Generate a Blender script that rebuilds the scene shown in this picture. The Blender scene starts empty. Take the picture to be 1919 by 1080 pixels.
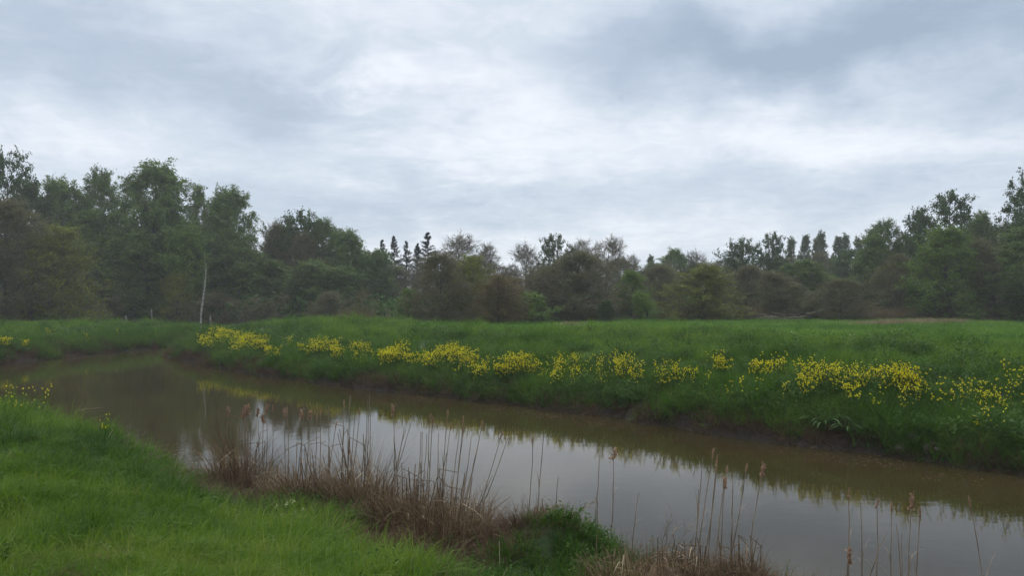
import bpy, math, random
import numpy as np
rnd = random.Random(11)
R = np.random.RandomState(7)
S = bpy.context.scene
C = S.collection
# ------------------------------------------------------------------ camera, world, sun, exposure
FP, PX0, HY, EYE = 1400.0, 960.0, 552.0, 3.4      # focal in photo pixels, principal column, eye-level row, eye height above water
cam = bpy.data.objects.new('camera', bpy.data.cameras.new('camera')); C.objects.link(cam)
cam.data.sensor_width = 36; cam.data.lens = 36 * FP / 1919
cam.data.clip_start = .1; cam.data.clip_end = 3000
cam.location = (0, 0, EYE); cam.rotation_euler = (math.radians(90) + math.atan((HY - 540) / FP), 0, 0)
S.camera = cam
S.view_settings.view_transform = 'Standard'; S.view_settings.look = 'None'
S.view_settings.exposure = 0.5; S.view_settings.gamma = 1
S.cycles.max_bounces = 6; S.cycles.diffuse_bounces = 3; S.cycles.glossy_bounces = 2; S.cycles.volume_bounces = 1
S.cycles.transmission_bounces = 3

def azel(px, py):
    return math.atan((px - PX0) / FP), math.atan((HY - py) / FP * math.cos(math.atan((px - PX0) / FP)))

class NT:
    """small helper to write node trees"""
    def __init__(s, t): s.t = t; s.n = t.nodes; s.l = t.links
    def node(s, typ, **kw):
        n = s.n.new(typ)
        for k, v in kw.items(): setattr(n, k, v)
        return n
    def put(s, sock, v):
        if isinstance(v, bpy.types.NodeSocket): s.l.new(v, sock)
        elif v is not None: sock.default_value = v
    def m(s, op, a, b=None, c=None, clamp=False):
        n = s.node('ShaderNodeMath', operation=op, use_clamp=clamp)
        for i, v in enumerate((a, b, c)):
            if v is not None: s.put(n.inputs[i], v)
        return n.outputs[0]
    def noise(s, vec, scale, detail=4, rough=.55, dist=0):
        n = s.node('ShaderNodeTexNoise'); s.put(n.inputs['Vector'], vec)
        n.inputs['Scale'].default_value = scale; n.inputs['Detail'].default_value = detail
        n.inputs['Roughness'].default_value = rough; n.inputs['Distortion'].default_value = dist
        return n.outputs['Fac']
    def ramp(s, f, stops):
        n = s.node('ShaderNodeValToRGB'); s.put(n.inputs[0], f)
        e = n.color_ramp.elements
        while len(e) < len(stops): e.new(.5)
        for el, (p, c) in zip(e, stops): el.position = p; el.color = (*c, 1)
        return n.outputs[0]
    def mix(s, f, a, b, mode='MIX'):
        n = s.node('ShaderNodeMix', data_type='RGBA', blend_type=mode)
        s.put(n.inputs[0], f); s.put(n.inputs[6], (*a, 1) if isinstance(a, tuple) else a); s.put(n.inputs[7], (*b, 1) if isinstance(b, tuple) else b)
        return n.outputs[2]

SUN_EL, SUN_AZ = math.radians(38), math.radians(-14)      # behind the bright patch of cloud
w = bpy.data.worlds.new('World'); S.world = w; w.use_nodes = True
T = NT(w.node_tree); T.n.clear()
geo = T.node('ShaderNodeTexCoord').outputs['Generated']
sep = T.node('ShaderNodeSeparateXYZ'); T.l.new(geo, sep.inputs[0])
X, Y, Z = sep.outputs
az = T.m('ARCTAN2', X, Y); el = T.m('ARCSINE', Z)
zz = T.m('ADD', T.m('MAXIMUM', Z, 0), .13)
comb = T.node('ShaderNodeCombineXYZ'); T.put(comb.inputs[0], T.m('DIVIDE', X, zz)); T.put(comb.inputs[1], T.m('DIVIDE', Y, zz))
P = comb.outputs[0]
n1 = T.noise(P, 1.1, 5, .55, .6); n2 = T.noise(P, 3.2, 6, .6, .8); n3 = T.noise(geo, 6, 4)
wa = T.m('MULTIPLY', T.m('SUBTRACT', n2, .5), .20); we = T.m('MULTIPLY', T.m('SUBTRACT', n3, .5), .16)
az2 = T.m('ADD', az, wa); el2 = T.m('ADD', el, T.m('ADD', we, T.m('MULTIPLY', T.m('SUBTRACT', n1, .5), .10)))
v = T.m('MULTIPLY_ADD', T.m('SUBTRACT', n1, .5), .38, .66)
v = T.m('ADD', v, T.m('MULTIPLY', T.m('SUBTRACT', n2, .5), .30))
n4 = T.noise(P, 8, 7, .62, 1.0); v = T.m('ADD', v, T.m('MULTIPLY', T.m('SUBTRACT', n4, .5), .34))      # mottling
BL = [(1300, 105, 230, 55, -.58, 0), (1620, 95, 300, 66, -.58, -.16), (1900, 175, 130, 50, -.35, 0), (1800, 20, 330, 60, -.28, 0),
      (330, 130, 380, 90, -.33, 0), (560, 185, 170, 50, -.22, .1), (60, 60, 200, 80, -.12, 0), (780, 395, 300, 50, -.30, 0),
      (480, 345, 240, 50, -.16, 0), (1500, 370, 320, 40, -.20, 0),
      (710, 140, 90, 50, .42, 0), (900, 150, 120, 50, .20, 0), (1130, 250, 430, 70, .24, 0), (1650, 255, 260, 40, .20, 0), (980, 320, 140, 40, .12, 0),
      (110, 235, 150, 45, .20, 0), (960, 455, 500, 26, .22, 0)]
for (px, py, sx, sy, amp, tilt) in BL:
    a0, e0 = azel(px, py); da = T.m('SUBTRACT', az2, a0); de = T.m('SUBTRACT', T.m('SUBTRACT', el2, e0), T.m('MULTIPLY', da, -tilt))
    qa = T.m('POWER', T.m('ABSOLUTE', T.m('DIVIDE', da, sx / FP)), 2.0); qe = T.m('POWER', T.m('ABSOLUTE', T.m('DIVIDE', de, sy / FP)), 2.0)
    g = T.m('EXPONENT', T.m('MULTIPLY', T.m('ADD', qa, qe), -1.0))
    v = T.m('ADD', v, T.m('MULTIPLY', g, amp * .85))
cl = T.ramp(v, [(0.0, (2.6, 3.2, 4.1)), (.35, (3.35, 4.0, 4.9)), (.62, (4.6, 5.15, 5.9)), (.85, (6.0, 6.35, 6.9)), (1.0, (6.7, 7.0, 7.4))])
sky = T.node('ShaderNodeTexSky', sky_type='NISHITA', sun_disc=False, sun_elevation=SUN_EL, sun_rotation=SUN_AZ)
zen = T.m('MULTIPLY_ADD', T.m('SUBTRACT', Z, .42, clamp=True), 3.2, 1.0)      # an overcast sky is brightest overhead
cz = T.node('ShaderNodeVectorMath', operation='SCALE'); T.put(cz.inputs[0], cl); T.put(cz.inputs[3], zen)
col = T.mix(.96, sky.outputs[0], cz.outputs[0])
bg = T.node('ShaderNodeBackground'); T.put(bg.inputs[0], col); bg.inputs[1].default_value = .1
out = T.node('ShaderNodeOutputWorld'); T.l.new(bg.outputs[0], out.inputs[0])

sl = bpy.data.lights.new('sun', 'SUN'); sl.energy = 1.3; sl.angle = math.radians(35); sl.color = (1, .96, .9)
so = bpy.data.objects.new('sun', sl); C.objects.link(so)
so.rotation_euler = (math.radians(90) - SUN_EL, 0, math.pi - SUN_AZ)   # lamp shines from ahead, over the wood, towards the camera

# ------------------------------------------------------------------ helpers
def tag(o, label=None, cat=None, group=None, kind=None):
    if label: o['label'] = label
    if cat: o['category'] = cat
    if group: o['group'] = group
    if kind: o['kind'] = kind
    return o
def empty(name, loc=(0, 0, 0), rz=0):
    o = bpy.data.objects.new(name, None); C.objects.link(o); o.location = loc; o.rotation_euler = (0, 0, rz); o.empty_display_size = .2
    return o
class Geo:
    def __init__(s): s.v = []; s.f = []; s.t = []; s.n = 0
    def add(s, V, F, t=.5):
        V = np.asarray(V, float).reshape(-1, 3); F = np.asarray(F, int)
        s.f.append(F + s.n); s.v.append(V); s.t.append(np.broadcast_to(np.asarray(t, float), (len(V),))); s.n += len(V)
        return s
    def mesh(s, name, mat, smooth=False):
        me = bpy.data.meshes.new(name)
        V = np.concatenate(s.v); fl = np.concatenate([f.ravel() for f in s.f]); ln = np.concatenate([np.full(len(f), f.shape[1]) for f in s.f])
        me.vertices.add(len(V)); me.vertices.foreach_set('co', V.ravel())
        me.loops.add(len(fl)); me.loops.foreach_set('vertex_index', fl.astype(np.int32))
        me.polygons.add(len(ln)); st = np.concatenate([[0], np.cumsum(ln)[:-1]])
        me.polygons.foreach_set('loop_start', st.astype(np.int32)); me.polygons.foreach_set('loop_total', ln.astype(np.int32))
        me.update(calc_edges=True)
        a = me.attributes.new('tint', 'FLOAT', 'POINT'); a.data.foreach_set('value', np.concatenate(s.t).astype(np.float32))
        if smooth: me.polygons.foreach_set('use_smooth', np.ones(len(ln), bool))
        me.materials.append(mat); me.validate(clean_customdata=False)
        return me
    def obj(s, name, mat, parent=None, smooth=False):
        o = bpy.data.objects.new(name, s.mesh(name, mat, smooth)); C.objects.link(o); o.parent = parent
        return o
def norm(a): return a / np.maximum(np.linalg.norm(a, axis=-1, keepdims=True), 1e-9)
def blades(g, P0, D, L, W, bend=.5, K=3, tint=None, face=None, tip=.12):
    """ribbons: base points, unit directions, lengths, widths; they droop by bend"""
    N = len(P0); D = norm(D); L = np.broadcast_to(L, (N,)); W = np.broadcast_to(W, (N,)); bend = np.broadcast_to(bend, (N,))
    hor = D.copy(); hor[:, 2] = 0
    r = R.uniform(0, 2 * np.pi, N); hor = norm(hor + .02 * np.stack([np.cos(r), np.sin(r), 0 * r], 1))
    side = np.stack([-hor[:, 1], hor[:, 0], 0 * r], 1)
    if face is not None:
        q = R.uniform(-face, face, N)[:, None]; side = norm(side * np.cos(q) + hor * np.sin(q))
    pts = [P0]; d = D.copy(); p = P0
    for k in range(K):
        p = p + d * (L / K)[:, None]; pts.append(p)
        d = norm(d + hor * (bend * .9)[:, None] / K * 1.6 - np.array([0, 0, 1]) * (bend * (k + .6))[:, None] / K * 1.1)
    Vs = []
    for k in range(K + 1):
        ww = W * (1 - (1 - tip) * (k / K) ** 1.5) * .5
        Vs += [pts[k] - side * ww[:, None], pts[k] + side * ww[:, None]]
    V = np.stack(Vs, 1)                      # N, 2K+2, 3
    base = np.arange(N)[:, None] * (2 * K + 2)
    F = np.concatenate([base + np.array([[2 * k, 2 * k + 1, 2 * k + 3, 2 * k + 2]]) for k in range(K)], 0)
    t = R.rand(N) if tint is None else np.broadcast_to(tint, (N,))
    g.add(V.reshape(-1, 3), F, np.repeat(t, 2 * K + 2))
def tubes(g, PL, RR, m=5, tint=.5, cap=False):
    """PL N,K,3 polylines, RR N,K radii"""
    N, K, _ = PL.shape
    tg = np.zeros_like(PL); tg[:, 1:-1] = PL[:, 2:] - PL[:, :-2]; tg[:, 0] = PL[:, 1] - PL[:, 0]; tg[:, -1] = PL[:, -1] - PL[:, -2]
    tg = norm(tg); ref = np.array([.31, .17, .02]) + np.where(np.abs(tg[..., 2:3]) > .8, np.array([1., 0, 0]), np.array([0, 0, 1.]))
    a = norm(np.cross(tg, ref)); b = np.cross(tg, a)
    th = np.arange(m) * 2 * np.pi / m
    V = PL[:, :, None] + RR[:, :, None, None] * (a[:, :, None] * np.cos(th)[None, None, :, None] + b[:, :, None] * np.sin(th)[None, None, :, None])
    i = np.arange(N)[:, None, None] * K * m; k = np.arange(K - 1)[None, :, None] * m; j = np.arange(m)[None, None, :]; j2 = (j + 1) % m
    F = np.stack([i + k + j, i + k + j2, i + k + m + j2, i + k + m + j], -1).reshape(-1, 4)
    g.add(V.reshape(-1, 3), F, np.repeat(np.broadcast_to(tint, (N,)), K * m))
def quads(g, P0, size, tint=None, up=0.0, asp=.7):
    """leaf faces: randomly turned quads (rhombi)"""
    N = len(P0); a = norm(R.normal(size=(N, 3)) * np.array([1, 1, 1 - up * .7])); b = norm(np.cross(a, R.normal(size=(N, 3))))
    s = (np.broadcast_to(size, (N,)) * R.uniform(.6, 1.3, N))[:, None] * .5
    V = np.stack([P0 - a * s, P0 - b * s * asp, P0 + a * s, P0 + b * s * asp], 1)
    F = np.arange(N * 4).reshape(N, 4)
    t = R.rand(N) if tint is None else tint
    g.add(V.reshape(-1, 3), F, np.repeat(np.broadcast_to(t, (N,)), 4))
def ball(g, c, r, sub=(8, 6), sq=(1, 1, 1), wob=.1, tint=.5):
    n, m = sub; th = np.linspace(0, 2 * np.pi, n, endpoint=False); ph = np.linspace(0, np.pi, m + 1)
    V = np.array([[math.sin(p) * math.cos(t), math.sin(p) * math.sin(t), math.cos(p)] for p in ph for t in th])
    V = V * (1 + wob * R.uniform(-1, 1, (len(V), 1))); V[:n] = V[:n].mean(0); V[-n:] = V[-n:].mean(0)
    F = [[k * n + i, (k + 1) * n + i, (k + 1) * n + (i + 1) % n, k * n + (i + 1) % n] for k in range(m) for i in range(n)]
    g.add(V * np.array(sq) * r + np.array(c), F, tint)
LAT = R.rand(256, 256)
def vnoise(x, y, s, ox=0.):
    x = np.asarray(x, float) / s + 1000 + ox; y = np.asarray(y, float) / s + 1000 + ox * 1.7
    xi = np.floor(x).astype(int); yi = np.floor(y).astype(int); fx = x - xi; fy = y - yi
    fx = fx * fx * (3 - 2 * fx); fy = fy * fy * (3 - 2 * fy)
    q = lambda a, b: LAT[a % 256, b % 256]
    return (q(xi, yi) * (1 - fx) + q(xi + 1, yi) * fx) * (1 - fy) + (q(xi, yi + 1) * (1 - fx) + q(xi + 1, yi + 1) * fx) * fy - .5

# ------------------------------------------------------------------ materials
def principled(name, rough=.6):
    m = bpy.data.materials.new(name); m.use_nodes = True
    t = NT(m.node_tree); b = t.n['Principled BSDF']; b.inputs['Roughness'].default_value = rough
    return m, t, b
def att(t, name='tint', typ='GEOMETRY'):
    n = t.node('ShaderNodeAttribute', attribute_name=name, attribute_type=typ); return n.outputs['Fac']
def leaf_mat(name, stops, patch=None, trans=.35, inst=False, rough=.6, spec=.15):
    """colour from each leaf's own tint, shifted by slow noise over the plant and by the individual"""
    m, t, b = principled(name, rough)
    b.inputs['Specular IOR Level'].default_value = spec
    oi = t.node('ShaderNodeObjectInfo').outputs['Random']
    f = t.m('MULTIPLY_ADD', att(t), .62, t.m('MULTIPLY', oi, .16))
    pos = t.node('ShaderNodeNewGeometry').outputs['Position']
    f = t.m('ADD', f, t.m('MULTIPLY', t.m('SUBTRACT', t.noise(pos, .55 if not inst else .9, 2), .5), .75), clamp=True)
    if inst: f = t.m('ADD', t.m('MULTIPLY', f, .45), t.m('MULTIPLY', att(t, 'vary', 'INSTANCER'), .6), clamp=True)
    c = t.ramp(f, stops); t.put(b.inputs['Base Color'], c)
    if trans:
        tr = t.node('ShaderNodeBsdfTranslucent'); t.put(tr.inputs[0], c)
        mx = t.node('ShaderNodeMixShader'); mx.inputs[0].default_value = trans
        t.l.new(b.outputs[0], mx.inputs[1]); t.l.new(tr.outputs[0], mx.inputs[2])
        t.l.new(mx.outputs[0], t.n['Material Output'].inputs[0])
    return m
def bark_mat(name, c0, c1, scale=6):
    m, t, b = principled(name, .9); tc = t.node('ShaderNodeTexCoord').outputs['Object']
    mp = t.node('ShaderNodeMapping'); t.l.new(tc, mp.inputs[0]); mp.inputs['Scale'].default_value = (1, 1, .35)
    n = t.noise(mp.outputs[0], scale, 5); t.put(b.inputs['Base Color'], t.ramp(n, [(.35, c0), (.65, c1)]))
    bp = t.node('ShaderNodeBump'); bp.inputs['Strength'].default_value = .5; t.put(bp.inputs['Height'], n); t.l.new(bp.outputs[0], b.inputs['Normal'])
    return m
M = {}
M['bark'] = bark_mat('dark_bark', (.035, .028, .02), (.085, .07, .052))
M['twig'] = bark_mat('brown_twig', (.080, .068, .040), (.16, .135, .08))
M['twig_grey'] = bark_mat('grey_twig', (.075, .065, .055), (.15, .13, .11))
def birch_bark():
    m, t, b = principled('birch_bark', .8); tc = t.node('ShaderNodeTexCoord').outputs['Object']
    mp = t.node('ShaderNodeMapping'); t.l.new(tc, mp.inputs[0]); mp.inputs['Scale'].default_value = (1, 1, 4)
    t.put(b.inputs['Base Color'], t.ramp(t.noise(mp.outputs[0], 3, 5), [(.38, (.05, .045, .04)), (.5, (.24, .23, .19)), (.8, (.36, .34, .29))]))
    return m
M['birch_bark'] = birch_bark()
M['birch'] = leaf_mat('birch_leaves', [(0, (.065, .105, .022)), (.5, (.12, .19, .04)), (1, (.2, .29, .07))])
M['alder'] = leaf_mat('alder_leaves', [(0, (.055, .088, .016)), (.5, (.105, .165, .03)), (1, (.175, .25, .05))])
M['olive'] = leaf_mat('yellow_green_leaves', [(0, (.10, .12, .012)), (.5, (.19, .22, .02)), (1, (.29, .32, .04))])
M['green'] = leaf_mat('fresh_green_leaves', [(0, (.075, .13, .014)), (.5, (.13, .215, .024)), (1, (.2, .31, .045))])
M['brownleaf'] = leaf_mat('brown_buds', [(0, (.09, .080, .02)), (.5, (.14, .135, .034)), (1, (.19, .21, .055))])
M['orange'] = leaf_mat('orange_brown_buds', [(0, (.09, .06, .015)), (.5, (.15, .11, .025)), (1, (.2, .16, .04))])
M['pine'] = leaf_mat('pine_needles', [(0, (.012, .024, .02)), (.5, (.022, .042, .032)), (1, (.045, .07, .05))], trans=.1)
M['dark'] = leaf_mat('dark_green_leaves', [(0, (.03, .055, .016)), (.5, (.055, .09, .024)), (1, (.10, .15, .04))])
M['poplar'] = leaf_mat('poplar_leaves', [(0, (.06, .08, .035)), (.5, (.10, .13, .055)), (1, (.17, .2, .09))])
M['grass'] = leaf_mat('grass_blades', [(0, (.014, .040, .004)), (.35, (.052, .115, .007)), (.7, (.112, .19, .012)), (1, (.24, .26, .06))], inst=True, trans=.45, rough=.6, spec=.18)
M['bankgrass'] = leaf_mat('bank_grass_blades', [(0, (.022, .054, .006)), (.4, (.062, .135, .011)), (.75, (.125, .21, .02)), (1, (.21, .25, .05))], inst=True, trans=.4)
M['fieldgrass'] = leaf_mat('field_grass_blades', [(0, (.028, .078, .008)), (.4, (.068, .155, .014)), (.75, (.12, .22, .024)), (1, (.19, .25, .055))], inst=True, trans=.4)
M['dry'] = leaf_mat('dry_sedge', [(0, (.045, .026, .012)), (.35, (.125, .078, .040)), (.65, (.25, .175, .10)), (1, (.46, .37, .24))], trans=.25, rough=.7)
M['drylit'] = leaf_mat('dry_litter', [(0, (.035, .02, .012)), (.5, (.10, .062, .034)), (.85, (.19, .125, .07)), (1, (.3, .23, .14))], inst=True, trans=.25, rough=.8)
M['weed'] = leaf_mat('weed_leaves', [(0, (.026, .062, .010)), (.5, (.058, .12, .020)), (1, (.12, .18, .04))], inst=True, trans=.35)
M['plant'] = leaf_mat('plant_leaves', [(0, (.028, .065, .013)), (.5, (.062, .125, .024)), (1, (.12, .19, .05))], trans=.35)
M['iris'] = leaf_mat('cattail_leaves', [(0, (.02, .05, .02)), (.5, (.035, .085, .035)), (1, (.07, .13, .06))], trans=.3)
M['reed'] = leaf_mat('pale_reeds', [(0, (.07, .045, .022)), (.5, (.16, .115, .06)), (1, (.32, .25, .15))], inst=True, trans=.3)
M['stalk'] = bark_mat('dry_stalk', (.10, .075, .052), (.26, .2, .14), 9)
M['fluff'] = leaf_mat('seed_fluff', [(0, (.16, .09, .05)), (.5, (.30, .19, .12)), (1, (.44, .32, .21))], trans=.2, rough=.9)
M['deadwood'] = bark_mat('dead_wood', (.11, .09, .06), (.26, .22, .16), 4)
M['post'] = bark_mat('post_wood', (.09, .08, .065), (.22, .2, .17), 12)
M['petal'] = leaf_mat('yellow_petals', [(0, (.62, .54, .01)), (.5, (.80, .72, .015)), (1, (.90, .85, .08))], trans=.3)
M['cream'] = leaf_mat('cream_petals', [(0, (.35, .38, .16)), (.5, (.55, .56, .3)), (1, (.75, .75, .5))], trans=.3)
M['stone'] = bark_mat('rough_stone', (.035, .026, .02), (.12, .09, .07), 5)

ORD = ['leftmost', 'second from left', 'third from left', 'fourth from left', 'fifth from left', 'sixth from left', 'seventh from left', 'eighth from left', 'ninth from left', 'tenth from left', 'eleventh from left', 'twelfth from left', 'thirteenth from left']
def ordinals(made, what, where, most):
    """few enough to count in the photo: each says its place in the row"""
    if not 2 <= len(made) <= most: return
    made.sort(key=lambda m: m[0])
    for i, (_, o) in enumerate(made): o['label'] = what + ', ' + ('rightmost' if i == len(made) - 1 else ORD[i]) + ' ' + where
# ------------------------------------------------------------------ the lie of the land
def at(px, py, z=0.):
    d = (EYE - z) * FP / (py - HY); return ((px - PX0) / FP * d, d)
far_bank = [(40, -22), (22, -4.5), (15.8, 5), (12, 11), at(1919, 893), at(1750, 868), at(1600, 846), at(1450, 828), at(1350, 815), at(1250, 800), at(1150, 784), at(1050, 771),
            at(950, 759), at(850, 747), at(750, 736), at(650, 724), at(560, 713), at(480, 702), at(400, 689), (-16.6, 38.0), (-19.2, 41.5), (-19.9, 44.5), (-19.0, 49), (-15.5, 56), (-10, 64), (0, 72), (20, 84), (80, 110)]
left_bank = [(78, 122), (14, 92), (-4, 78), (-15, 66), (-20, 57), (-22.2, 50), (-22.6, 46.5), (-23.5, 43), at(100, 673), at(0, 684), (-31, 31.5), (-50, 24), (-90, 12)]
near_bank = [(-90, -2), (-40, 13), (-26, 18), (-18, 18.6), (-12, 17.4), (-8.6, 15.6), (-5.4, 13.2), (-3.8, 12.2), (-2.2, 11.6), (-.6, 10.9), (-.15, 9.9), (.3, 9.75), (1.1, 9.7), (1.45, 9.05), (2.0, 8.9), (2.9, 8.5), (3.6, 7.9), (4.6, 6.6), (6.5, 3.6), (9.5, -1.5), (16, -13), (30, -36)]
POLY = np.array(far_bank + left_bank + near_bank)
TYPE = np.array([1] * (len(far_bank)) + [2] * (len(left_bank)) + [0] * len(near_bank))
# segments along the two open ends belong to no bank: push them outwards
def sdf(x, y):
    x = np.asarray(x, float).ravel(); y = np.asarray(y, float).ravel(); n = len(POLY)
    best = np.full(x.shape, 1e9); typ = np.zeros(x.shape, int); ins = np.zeros(x.shape, bool)
    for i in range(n):
        a = POLY[i]; b = POLY[(i + 1) % n]; e = b - a; L = e @ e
        t = np.clip(((x - a[0]) * e[0] + (y - a[1]) * e[1]) / L, 0, 1)
        d = np.hypot(x - a[0] - t * e[0], y - a[1] - t * e[1]); k = d < best
        best[k] = d[k]; typ[k] = TYPE[i]
        c = ((a[1] > y) != (b[1] > y)); ins ^= c & (x < (b[0] - a[0]) * (y - a[1]) / (b[1] - a[1] + 1e-12) + a[0])
    return np.where(ins, -best, best), typ
def height(x, y):
    shp = np.shape(x); x = np.asarray(x, float).ravel(); y = np.asarray(y, float).ravel()
    wob = vnoise(x, y, 1.3) * .5 + vnoise(x, y, .45, 9) * .22
    s, typ = sdf(x, y); s = s + wob * np.clip((np.hypot(x, y) - 6) / 8, .3, 1)
    sp = np.maximum(s, 0)
    bench = 2.5 * np.clip((x + 6.8) / 3.5, 0, 1)
    q = np.maximum(sp - bench, 0)
    zn = .20 * (1 - np.exp(-sp / .25)) + .06 * np.minimum(sp, bench) + 1.55 * (1 - np.exp(-q * .36))
    zf = .34 * (1 - np.exp(-sp / .22)) + 1.20 * (1 - np.exp(-(sp * .27) ** 1.25)) + .12 * (1 - np.exp(-sp / 12))
    zl = .28 * (1 - np.exp(-sp / .2)) + 1.0 * (1 - np.exp(-(sp * .33) ** 1.2))
    z = np.where(typ == 0, zn, np.where(typ == 1, zf, zl))
    z -= 1.0 * np.clip((y - 55) / 9, 0, 1) * np.clip((-6 - x) / 8, 0, 1)
    z -= .38 * np.clip((y - 34) / 22, 0, 1) * np.clip((x + 16) / 5, 0, 1)
    # low green rise behind the bend, a tussock in the marshy margin
    z += .42 * np.exp(-(((x + 12) / 6) ** 2 + ((y - 47) / 4.5) ** 2)) * np.clip(sp / 3, 0, 1)
    z += .34 * np.exp(-(((x - .62) / .6) ** 2 + ((y - 9.0) / .5) ** 2)) * np.clip(sp * 3, 0, 1)
    z += .25 * np.exp(-(((x - .1) / .45) ** 2 + ((y - 8.8) / .5) ** 2)) * np.clip(sp * 3, 0, 1)
    lump = vnoise(x, y, 2.6, 3) * .16 + vnoise(x, y, .9, 5) * .10 + vnoise(x, y, 9, 7) * .22
    z += lump * np.clip(sp / 2.0, .12, 1) * np.clip(1.3 - np.hypot(x, y) / 90, .3, 1)
    z = np.where(s <= 0, np.maximum(-1.0, -.02 + s * .6), z)
    return z.reshape(shp)
def project_ground(px, py, lift=0., dmin=4., dmax=130.):
    d = np.geomspace(dmin, dmax, 900); x = (px - PX0) / FP * d
    k = np.nonzero(EYE - (py - HY) / FP * d <= height(x, d) + lift)[0]
    i = k[0] if len(k) else len(d) - 1
    return float(x[i]), float(d[i])

def axis(lo, hi, step, near_lo, near_hi, growth=1.13):
    a = list(np.arange(near_lo, near_hi + step, step)); d = step
    while a[-1] < hi: d *= growth; a.append(a[-1] + d)
    d = step
    while a[0] > lo: d *= growth; a.insert(0, a[0] - d)
    return np.array(a)
gx = axis(-420, 420, .22, -26, 26); gy = axis(-70, 640, .22, 1, 48)
GX, GY = np.meshgrid(gx, gy); GZ = height(GX, GY)
g = Geo(); ny, nx = GX.shape; ii = np.arange(ny - 1)[:, None] * nx + np.arange(nx - 1)[None]
g.add(np.stack([GX, GY, GZ], -1), np.stack([ii, ii + 1, ii + 1 + nx, ii + nx], -1).reshape(-1, 4))
def ground_mat():
    m, t, b = principled('soil_and_turf', .95); pos = t.node('ShaderNodeNewGeometry').outputs['Position']
    z = t.node('ShaderNodeSeparateXYZ'); t.l.new(pos, z.inputs[0])
    n = t.noise(pos, 1.2, 6); nf = t.noise(pos, 14, 4); nb = t.noise(pos, .12, 3)
    turf = t.ramp(t.m('ADD', t.m('MULTIPLY', n, .6), t.m('MULTIPLY', nf, .4)), [(.3, (.014, .022, .006)), (.55, (.026, .045, .009)), (.75, (.045, .065, .016))])
    turf = t.mix(t.m('MULTIPLY', t.m('SUBTRACT', nb, .45, clamp=True), 1.2), turf, (.075, .115, .03))
    mud = t.ramp(nf, [(.3, (.010, .007, .004)), (.6, (.026, .018, .010)), (.8, (.055, .038, .022))])
    k = t.m('MULTIPLY', t.m('SUBTRACT', t.m('ADD', z.outputs[2], t.m('MULTIPLY', t.m('SUBTRACT', n, .5), .8)), .32), 4, clamp=True)
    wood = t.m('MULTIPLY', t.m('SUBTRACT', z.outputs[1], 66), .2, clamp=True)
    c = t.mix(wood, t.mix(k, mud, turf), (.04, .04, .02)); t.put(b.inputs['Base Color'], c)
    bp = t.node('ShaderNodeBump'); bp.inputs['Strength'].default_value = .7; bp.inputs['Distance'].default_value = .06; t.put(bp.inputs['Height'], nf); t.l.new(bp.outputs[0], b.inputs['Normal'])
    return m
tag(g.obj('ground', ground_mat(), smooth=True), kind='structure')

def water_mat():
    m, t, b = principled('murky_water', .035)
    pos = t.node('ShaderNodeNewGeometry').outputs['Position']
    t.put(b.inputs['Base Color'], t.ramp(t.noise(pos, .35, 4), [(.3, (.027, .020, .007)), (.7, (.038, .028, .011))])); b.inputs['IOR'].default_value = 1.34
    mp = t.node('ShaderNodeMapping'); t.l.new(pos, mp.inputs[0]); mp.inputs['Scale'].default_value = (1, 1.6, 1)
    h = t.m('ADD', t.m('MULTIPLY', t.noise(mp.outputs[0], 2.2, 3), .8), t.m('MULTIPLY', t.noise(mp.outputs[0], 9, 2), .18))
    amp = t.m('MULTIPLY_ADD', t.noise(pos, .25, 2), .5, .0)
    bp = t.node('ShaderNodeBump'); bp.inputs['Strength'].default_value = .16; bp.inputs['Distance'].default_value = .05
    t.put(bp.inputs['Height'], t.m('MULTIPLY', h, amp)); t.l.new(bp.outputs[0], b.inputs['Normal'])
    return m
g = Geo(); ax = np.linspace(-110, 110, 12); ay = np.linspace(-60, 150, 12); AX, AY = np.meshgrid(ax, ay)
i = np.arange(11)[:, None] * 12 + np.arange(11)[None]
g.add(np.stack([AX, AY, 0 * AX], -1), np.stack([i, i + 1, i + 13, i + 12], -1).reshape(-1, 4))
tag(g.obj('water', water_mat()), kind='structure')

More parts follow.
